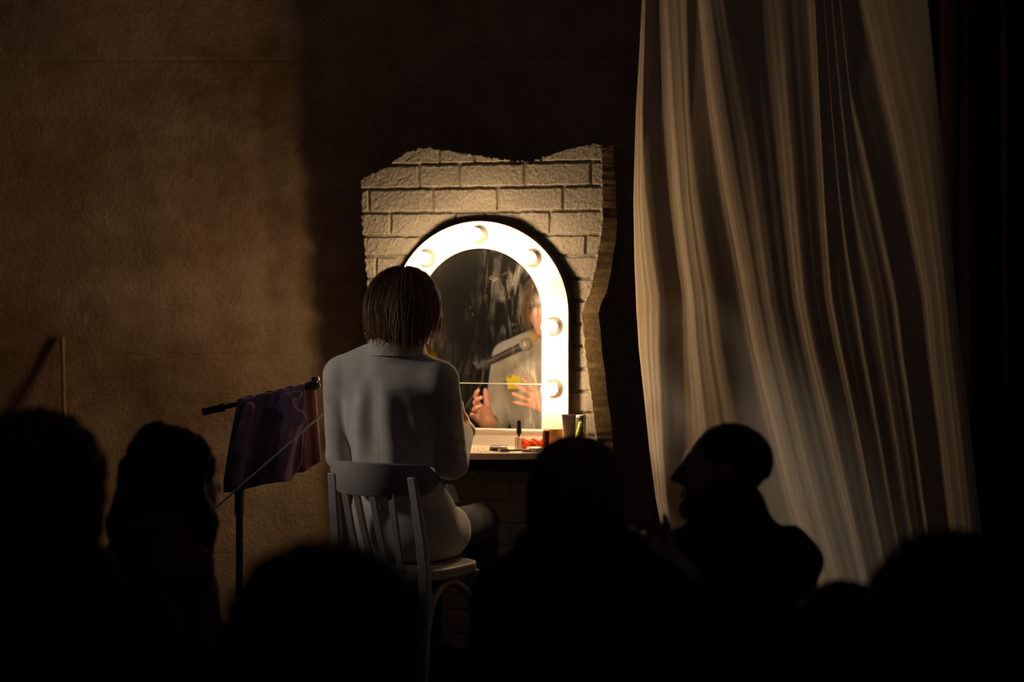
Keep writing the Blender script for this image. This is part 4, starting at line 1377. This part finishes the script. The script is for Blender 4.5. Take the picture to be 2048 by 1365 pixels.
for k in range(3):
    a = k * 2 * math.pi / 3 + .5 + math.pi / 3
    e_ = np.array([math.cos(a), math.sin(a), 0])
    l_ = fix_normals(MB().tube([np.array([0, 0, .14]), e_ * .13 + [0, 0, .10], e_ * .30 + [0, 0, .013]], .0085, 10).build('leg', MT['black'], cs))
    fix_normals(MB().tube([e_ * .275 + [0, 0, .022], e_ * .31 + [0, 0, .0125]], .0118, 10).build('rubber_foot', MT['rubber'], l_))

# purple coat over the bar
def sheet(name, m, fn, nu, nv, parent, thick=.006, org=None):
    V = np.array([fn(i / (nu - 1), j / (nv - 1)) for j in range(nv) for i in range(nu)]) - org
    i_, j_ = np.meshgrid(np.arange(nu - 1), np.arange(nv - 1))
    q0 = (j_ * nu + i_).ravel()
    o = link_mesh(name, V, np.stack([q0, q0 + 1, q0 + 1 + nu, q0 + nu], 1), m, parent)
    s_ = o.modifiers.new('thickness', 'SOLIDIFY'); s_.thickness = thick; s_.offset = 0
    return o


CO = np.array([bar(540)[0], BY, bar(540)[2] - .15])
ct = empty('coat', CO); tag(ct, 'purple wool coat folded over the black boom arm, plum lining showing', 'coat')


def front(u, v):
    top = bar(476 + 134 * u)
    px_t = 476 + 134 * u; px_b = 447 + 158 * u
    yb = np.interp(u, [0, .12, .3, .55, .85, 1.0], [986, 984, 978, 968, 962, 926])
    yt = HZ + (CAMZ - top[2]) / top[1] * FPX
    vv = max(0, (v - .06) / .94)
    px = px_t + (px_b - px_t) * min(1, vv * 1.15) ** .8
    py = yt + (yb - yt) * vv
    fold = .026 * math.sin(u * 9 + .6 + 1.2 * vv) * (.25 + .75 * vv) + .006 * math.sin(u * 21 + 2 + 3 * vv) * (.3 + .7 * vv) + .0035 * math.sin(u * 37 + vv * 11) * u
    Y = BY - .018 - .020 * vv ** .5 - fold
    p = at(px, py, Y)
    if v < .06:                                        # over the bar
        a = v / .06 * math.pi / 2
        p = top + np.array([0, -.016 * math.sin(a) - .002 * math.sin(u * 30), .014 * math.cos(a) + .003 * math.sin(u * 22)])
    return p


def back(u, v):
    px_t = 484 + 146 * u
    top = bar(px_t)
    px_b = 470 + 172 * u
    yb = np.interp(u, [0, .5, .8, 1.0], [940, 950, 945, 922])
    yt = HZ + (CAMZ - top[2]) / top[1] * FPX
    vv = max(0, (v - .06) / .94)
    px = px_t + (px_b - px_t) * vv
    fold = .012 * math.sin(u * 20 + 2 * vv) * vv + .010 * math.sin(u * 44) * (.3 + .7 * vv)
    p = at(px, yt + (yb - yt) * vv, BY + .020 + .012 * vv + fold)
    if v < .06:
        a = v / .06 * math.pi / 2
        p = top + np.array([0, .018 * math.sin(a), .0145 * math.cos(a) + .003 * math.sin(u * 22)])
    return p


sheet('front_panel', MT['coat'], front, 70, 44, ct, org=CO)
bk_ = sheet('lining', MT['lining'], back, 60, 36, ct, org=CO); bk_['label'] = 'plum coloured lining side hanging behind the arm'
s0, s1, s2 = at(500, 815, BY - .045), at(478, 905, BY - .060), at(466, 968, BY - .060)
f = Field(np.minimum(s0, s2) - .09, np.maximum(s0, s2) + .09, .0045)
f.chain([s0, s1, s2], [.018, .027, .031], k=.03)
f.cap(s2 + [0, 0, -.005], s2 + [0, 0, -.05], .026, k=.004, op='s')
sl = field_obj('sleeve', f, MT['coat'], ct, CO, None, lambda V: .0012 * np.sin(V[:, 2] * 70 + V[:, 0] * 50))
fix_normals(MB().tube([s1 * .35 + s2 * .65 - CO, s1 * .32 + s2 * .68 - CO], [.0322, .0325], 20, caps=False).build('cuff_seam', MT['coat'], sl))
f = Field(at(560, 860, BY) - [.1, .14, .08], at(606, 770, BY) + [.1, .08, .08], .0045)
tl = math.radians(-18)
RT_ = np.array([[math.cos(tl), 0, math.sin(tl)], [0, 1, 0], [-math.sin(tl), 0, math.cos(tl)]])
f.ell(at(577, 818, BY - .050), (.026, .012, .058), RT_, k=.02)
f.ell(at(596, 836, BY - .050), (.030, .011, .026), RT_, k=.02)
f.ell(at(588, 792, BY - .034), (.034, .012, .016), RT_, k=.02)
field_obj('collar', f, MT['coat'], ct, CO)

# ------------------------------------------------------------------ boom stand with the microphone in front of the mouth
md = refl(at(1048, 690, 8.02)); mt_ = refl(at(948, 738, 8.00))
mdir = norm(md - mt_)
MIC0 = mt_.copy()
mc = empty('microphone', MIC0); tag(mc, 'black hand microphone with a grey mesh head, seen in the mirror by the mouth', 'microphone')
Lm = float(np.linalg.norm(md - mt_))
rz1 = norm(np.cross([0, 0, 1.], mdir))
RM = np.stack([rz1, np.cross(mdir, rz1), mdir], 1)
fix_normals(MB().lathe([(.009, 0), (.0115, .003), (.0125, .02), (.0165, Lm - .035), (.018, Lm - .03), (.018, Lm - .024)], 20, (0, 0, 0), RM).build('handle', MT['black'], mc))
fix_normals(MB().lathe([(.018, Lm - .024), (.025, Lm - .014), (.0265, Lm), (.0265, Lm + .008), (.0225, Lm + .021), (.013, Lm + .028), (0, Lm + .030)], 24, (0, 0, 0), RM).build('grille', MT['mesh'], mc))
fix_normals(MB().lathe([(.0258, Lm - .008), (.0275, Lm - .006), (.0275, Lm - .001), (.0268, Lm + .001)], 24, (0, 0, 0), RM).build('ring', MT['steel'], mc))
r0 = at(393, 1050, 6.50); r1 = at(645, 829, 6.665)
clip = MIC0 + mdir * Lm * .16
rdir = norm(r1 - r0)
r2 = r1 + rdir * .08
bs0 = np.array([r0[0] + .0, r0[1], 0])
bs = empty('boom_stand', bs0); tag(bs, 'microphone stand with a thin steel boom rod slanting up behind the jacketed person', 'stand')
fix_normals(MB().tube([(0, 0, .03), (0, 0, r0[2] + .01)], .0105, 14).build('upright', MT['black'], bs))
tail = MIC0 + np.array([0, 0, -.016])
rodp = [r0 - rdir * .06, r1]
e0 = r1; e1 = r1 + rdir * .06; e3 = clip + np.array([0, 0, -.017]); e2 = e3 - norm(e3 - r1) * .07
for t_ in np.linspace(.08, 1, 16):
    rodp.append(e0 * (1 - t_) ** 3 + 3 * e1 * t_ * (1 - t_) ** 2 + 3 * e2 * t_ ** 2 * (1 - t_) + e3 * t_ ** 3)
rodp = [p_ - bs0 for p_ in rodp]
fix_normals(MB().tube(rodp, .0034, 10).build('boom_rod', MT['steel'], bs))
fix_normals(MB().lathe([(.012, -.016), (.016, -.013), (.016, .013), (.012, .016)], 18, r0 - bs0, RX).build('clutch', MT['rubber'], bs))
cl_ = clip - bs0
fix_normals(MB().lathe([(.0185, -.016), (.0205, -.014), (.0205, .014), (.0185, .016), (.0162, .014), (.0162, -.014), (.0185, -.016)], 20, cl_, RM).build('mic_clip', MT['rubber'], bs))
fix_normals(MB().lathe([(.145, 0), (.150, .004), (.145, .016), (.03, .024), (.014, .04), (0, .04)], 32).build('round_base', MT['black'], bs))
# ------------------------------------------------------------------ wooden stick leaning on the wall
tp = at(125, 674, WALL_Y - .022)
bt = at(129, 870, WALL_Y - .022 - .105); bt = tp + (bt - tp) * (tp[2] - .004) / (tp[2] - bt[2])
sk = fix_normals(MB().tube([bt - tp, np.zeros(3)], .0085, 14).build('wooden_stick', MT['stick'], loc=tp))
tag(sk, 'thin wooden stick leaning upright against the rough amber wall', 'stick')

# ------------------------------------------------------------------ big pale drape on the right
NS, NT = 520, 150
SEGS = [(0, .09, .25), (.09, .14, -.55), (.14, .20, .48), (.20, .27, .12), (.27, .32, -.38), (.33, .38, .42), (.38, .46, .06), (.46, .50, -.28), (.50, .55, .30),
        (.55, .60, -.28), (.60, .63, .36), (.63, .68, -.22), (.68, .70, .36), (.70, .74, -.2), (.74, .76, .36), (.76, .80, -.2), (.80, .82, .3), (.82, .88, -.32),
        (.88, .92, .42), (.92, .98, .14), (.98, 1.0, -.4)]
qq = np.linspace(0, 1, 2001)
gg = np.zeros_like(qq)
for (a_, c_, g_) in SEGS: gg[(qq >= a_) & (qq < c_)] = g_ * (.72 if g_ < 0 else .95)
ker = np.exp(-(np.linspace(-2, 2, 41)) ** 2); ker /= ker.sum()
gg = np.convolve(np.pad(gg, 20, 'edge'), ker, 'valid')
gg += .10 * np.sin(qq * 190 + 3 * np.sin(qq * 21)) + .08 * np.sin(qq * 330 + 2 * np.sin(qq * 33))
gg -= gg.mean()
dd_ = np.cumsum(gg) * (qq[1] - qq[0]) * 1.45
QM = {0: ([0, .03, .045, .19, .215, .36, .62, .72, .89, .93, 1], [0, .09, .14, .27, .32, .46, .62, .87, .98, .99, 1]),
      600: ([0, 1], [0, 1]),
      1000: ([0, .05, .09, .34, .40, .54, .60, .9, 1], [0, .09, .14, .27, .32, .46, .52, .9, 1])}
lt = np.array([[-60, 1290], [0, 1285], [100, 1280], [220, 1273], [400, 1268], [520, 1270], [620, 1274], [700, 1279], [800, 1290], [900, 1300], [1000, 1313], [1065, 1326], [1500, 1400]])
rt_ = np.array([[-60, 1850], [0, 1856], [300, 1886], [520, 1905], [700, 1921], [900, 1945], [1060, 1962], [1500, 2015]])
ztop_, zbot_ = 2.75, .008


def drape_pt(s, z):
    Yb = 6.95 - 1.22 * s ** .95
    py = HZ + (CAMZ - z) / Yb * FPX
    t = (py + 60) / 1120
    pl = np.interp(py, lt[:, 0], lt[:, 1]) if py > -60 else 1290
    pr = np.interp(py, rt_[:, 0], rt_[:, 1]) if py > -60 else 1850
    px = pl + (pr - pl) * s
    return np.array([(px - 1024) / FPX * Yb, Yb, z]), t


sS = np.linspace(0, 1, NS); tZ = np.linspace(zbot_, ztop_, NT)
V = np.zeros((NT, NS, 3))
ph_ = rng.uniform(0, 6.28, 8)
for j, z in enumerate(tZ):
    for i, s in enumerate(sS):
        p, t = drape_pt(s, z)
        V[j, i] = (*p[:2], z)
    # depth of the folds along this row
    Yb = 6.95 - 1.22 * sS ** .95
    yy = np.clip(HZ + (CAMZ - z) / Yb * FPX, -250, 1250)
    q0_, q6_, q10_ = (np.interp(sS, *QM[k_]) for k_ in (0, 600, 1000))
    w0 = (yy - 0) / 600; w1 = (yy - 600) / 400
    q = np.where(yy < 600, q0_ * (1 - w0) + q6_ * w0, q6_ * (1 - w1) + q10_ * w1)
    d = np.interp(np.clip(q, 0, 1), qq, dd_)
    d = d + .05 * np.exp(-((sS - .30) / .10) ** 2) * np.clip((560 - yy) / 560, 0, 1) ** 1.1
    nrm = np.array([-.80, -.60])
    V[j, :, 0] += nrm[0] * d
    V[j, :, 1] += nrm[1] * d
i_, j_ = np.meshgrid(np.arange(NS - 1), np.arange(NT - 1))
q0 = (j_ * NS + i_).ravel()
dO = np.array([.9, 6.4, 0])
dr = link_mesh('stage_curtain', V.reshape(-1, 3) - dO, np.stack([q0, q0 + 1, q0 + 1 + NS, q0 + NS], 1), MT['drape'], None, True, dO)
s_ = dr.modifiers.new('thickness', 'SOLIDIFY'); s_.thickness = .002; s_.offset = 1
tag(dr, 'tall pale beige cotton curtain in sweeping folds, lit by the mirror bulbs', 'curtain')
# dark curtain beyond
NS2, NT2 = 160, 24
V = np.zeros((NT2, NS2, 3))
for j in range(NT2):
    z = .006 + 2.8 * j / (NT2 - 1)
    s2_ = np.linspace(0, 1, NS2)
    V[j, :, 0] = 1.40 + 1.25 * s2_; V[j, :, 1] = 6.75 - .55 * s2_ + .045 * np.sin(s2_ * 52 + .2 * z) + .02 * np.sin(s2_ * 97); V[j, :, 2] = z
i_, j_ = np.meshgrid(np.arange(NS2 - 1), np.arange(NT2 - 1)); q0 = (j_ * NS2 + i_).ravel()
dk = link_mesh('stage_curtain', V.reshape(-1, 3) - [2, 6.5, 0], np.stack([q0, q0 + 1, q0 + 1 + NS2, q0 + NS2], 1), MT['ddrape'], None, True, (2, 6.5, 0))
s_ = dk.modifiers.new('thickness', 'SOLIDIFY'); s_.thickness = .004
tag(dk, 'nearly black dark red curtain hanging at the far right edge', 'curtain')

# ------------------------------------------------------------------ audience
spx = lambda px, Y: (px - 1024) / FPX * Y
zpx = lambda py, Y: CAMZ - (py - HZ) / FPX * Y
r = math.radians
spectator('dark haired person in a black coat at the lower left corner, hunched, seen from behind', spx(45, 3.5), 3.5, zpx(853, 3.5), r(8), r(-10), MT['coat_black'], MT['h_brown'], 'bushy', sc=1.1, width=1.0, collar='hood')
spectator('person with long pinned-up dark hair and maroon coat below the left wall', spx(318, 4.8), 4.8, zpx(868, 4.8), r(62), r(52), MT['coat_maroon'], MT['h_black'], 'long', collar='scarf', hunch=.0, width=.9, sc=.95)
spectator('blurred black round head nearest the camera, below the purple coat', spx(636, 2.3), 2.3, zpx(1135, 2.3), r(5), r(4), MT['coat_black'], MT['h_black'], 'bushy', sc=1.0)
spectator('person with reddish brown bob in a navy padded coat, head below the make-up', spx(1160, 4.2), 4.2, zpx(890, 4.2), r(-12), r(-14), MT['coat_navy'], MT['h_red'], 'bob', collar='hood', sc=.94, width=.92)
wrg = [at(1350, 1150, 4.42), at(1362, 1145, 4.46)]
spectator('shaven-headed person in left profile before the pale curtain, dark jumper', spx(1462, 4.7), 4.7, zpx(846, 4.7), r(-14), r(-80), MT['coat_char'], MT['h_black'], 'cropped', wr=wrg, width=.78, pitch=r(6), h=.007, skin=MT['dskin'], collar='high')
spectator('low dark head between the profiled person and the lower right corner', spx(1690, 3.7), 3.7, zpx(1188, 3.7), r(-8), r(-6), MT['coat_black'], MT['h_black'], 'bushy', sc=.74, seat=.17)
spectator('black silhouetted head at the lower right corner under the curtain end', spx(1925, 2.9), 2.9, zpx(1105, 2.9), r(-12), r(-10), MT['coat_black'], MT['h_black'], 'bushy', sc=1.08)
# stools they sit on
STL = [(spx(45, 3.5), 3.5, 'under the hunched person at the lower left'), (spx(318, 4.8), 4.8, 'under the maroon coated person'), (spx(636, 2.3), 2.3, 'under the nearest black head'),
       (spx(1160, 4.2), 4.2, 'under the navy coated person'), (spx(1462, 4.7), 4.7, 'under the person in profile'), (spx(1690, 3.7), 3.7, 'under the low dark head'), (spx(1925, 2.9), 2.9, 'under the lower right corner head')]
first = None
for X_, Y_, wtxt in STL:
    if first is None:
        st_ = empty('stool', (X_, Y_, -.22))
        MB().box((0, 0, .372), (.36, .34, .026), bev=.006).build('seat', MT['dwood'], st_, smooth=False)
        for sx in (-1, 1):
            for sy in (-1, 1):
                MB().tube([(sx * .14, sy * .13, .36), (sx * .16, sy * .15, 0)], .016, 8).build('leg', MT['dwood'], st_)
        first = st_
    else:
        st_ = first.copy(); COL.objects.link(st_); st_.location = (X_, Y_, -.22)
        for c in first.children:
            d = c.copy(); COL.objects.link(d); d.parent = st_
    tag(st_, 'dark wooden stool ' + wtxt, 'stool', 'audience stools')

# ------------------------------------------------------------------ light
ld = bpy.data.lights.new('stage_spot', 'SPOT')
ld.energy = 105; ld.color = (1.0, .90, .80); ld.spot_size = r(17); ld.spot_blend = .5; ld.shadow_soft_size = .16
lo_ = bpy.data.objects.new('stage_spot', ld); COL.objects.link(lo_)
lo_.location = (-3.3, 6.1, 1.75)
lo_.rotation_euler = (Vector((-.36, 6.5, .92)) - Vector(lo_.location)).to_track_quat('-Z', 'Y').to_euler()
w_ = bpy.data.worlds.new('dark_hall'); SC.world = w_
w_.use_nodes = True
bg = w_.node_tree.nodes['Background']
bg.inputs['Color'].default_value = (.95, .78, .88, 1)
bg.inputs['Strength'].default_value = .020
SC.view_settings.view_transform = 'Standard'
SC.view_settings.look = 'None'
SC.view_settings.exposure = 0.0
SC.view_settings.gamma = 1.0
SC.view_settings.use_curve_mapping = False
SC.cycles.use_denoising = True
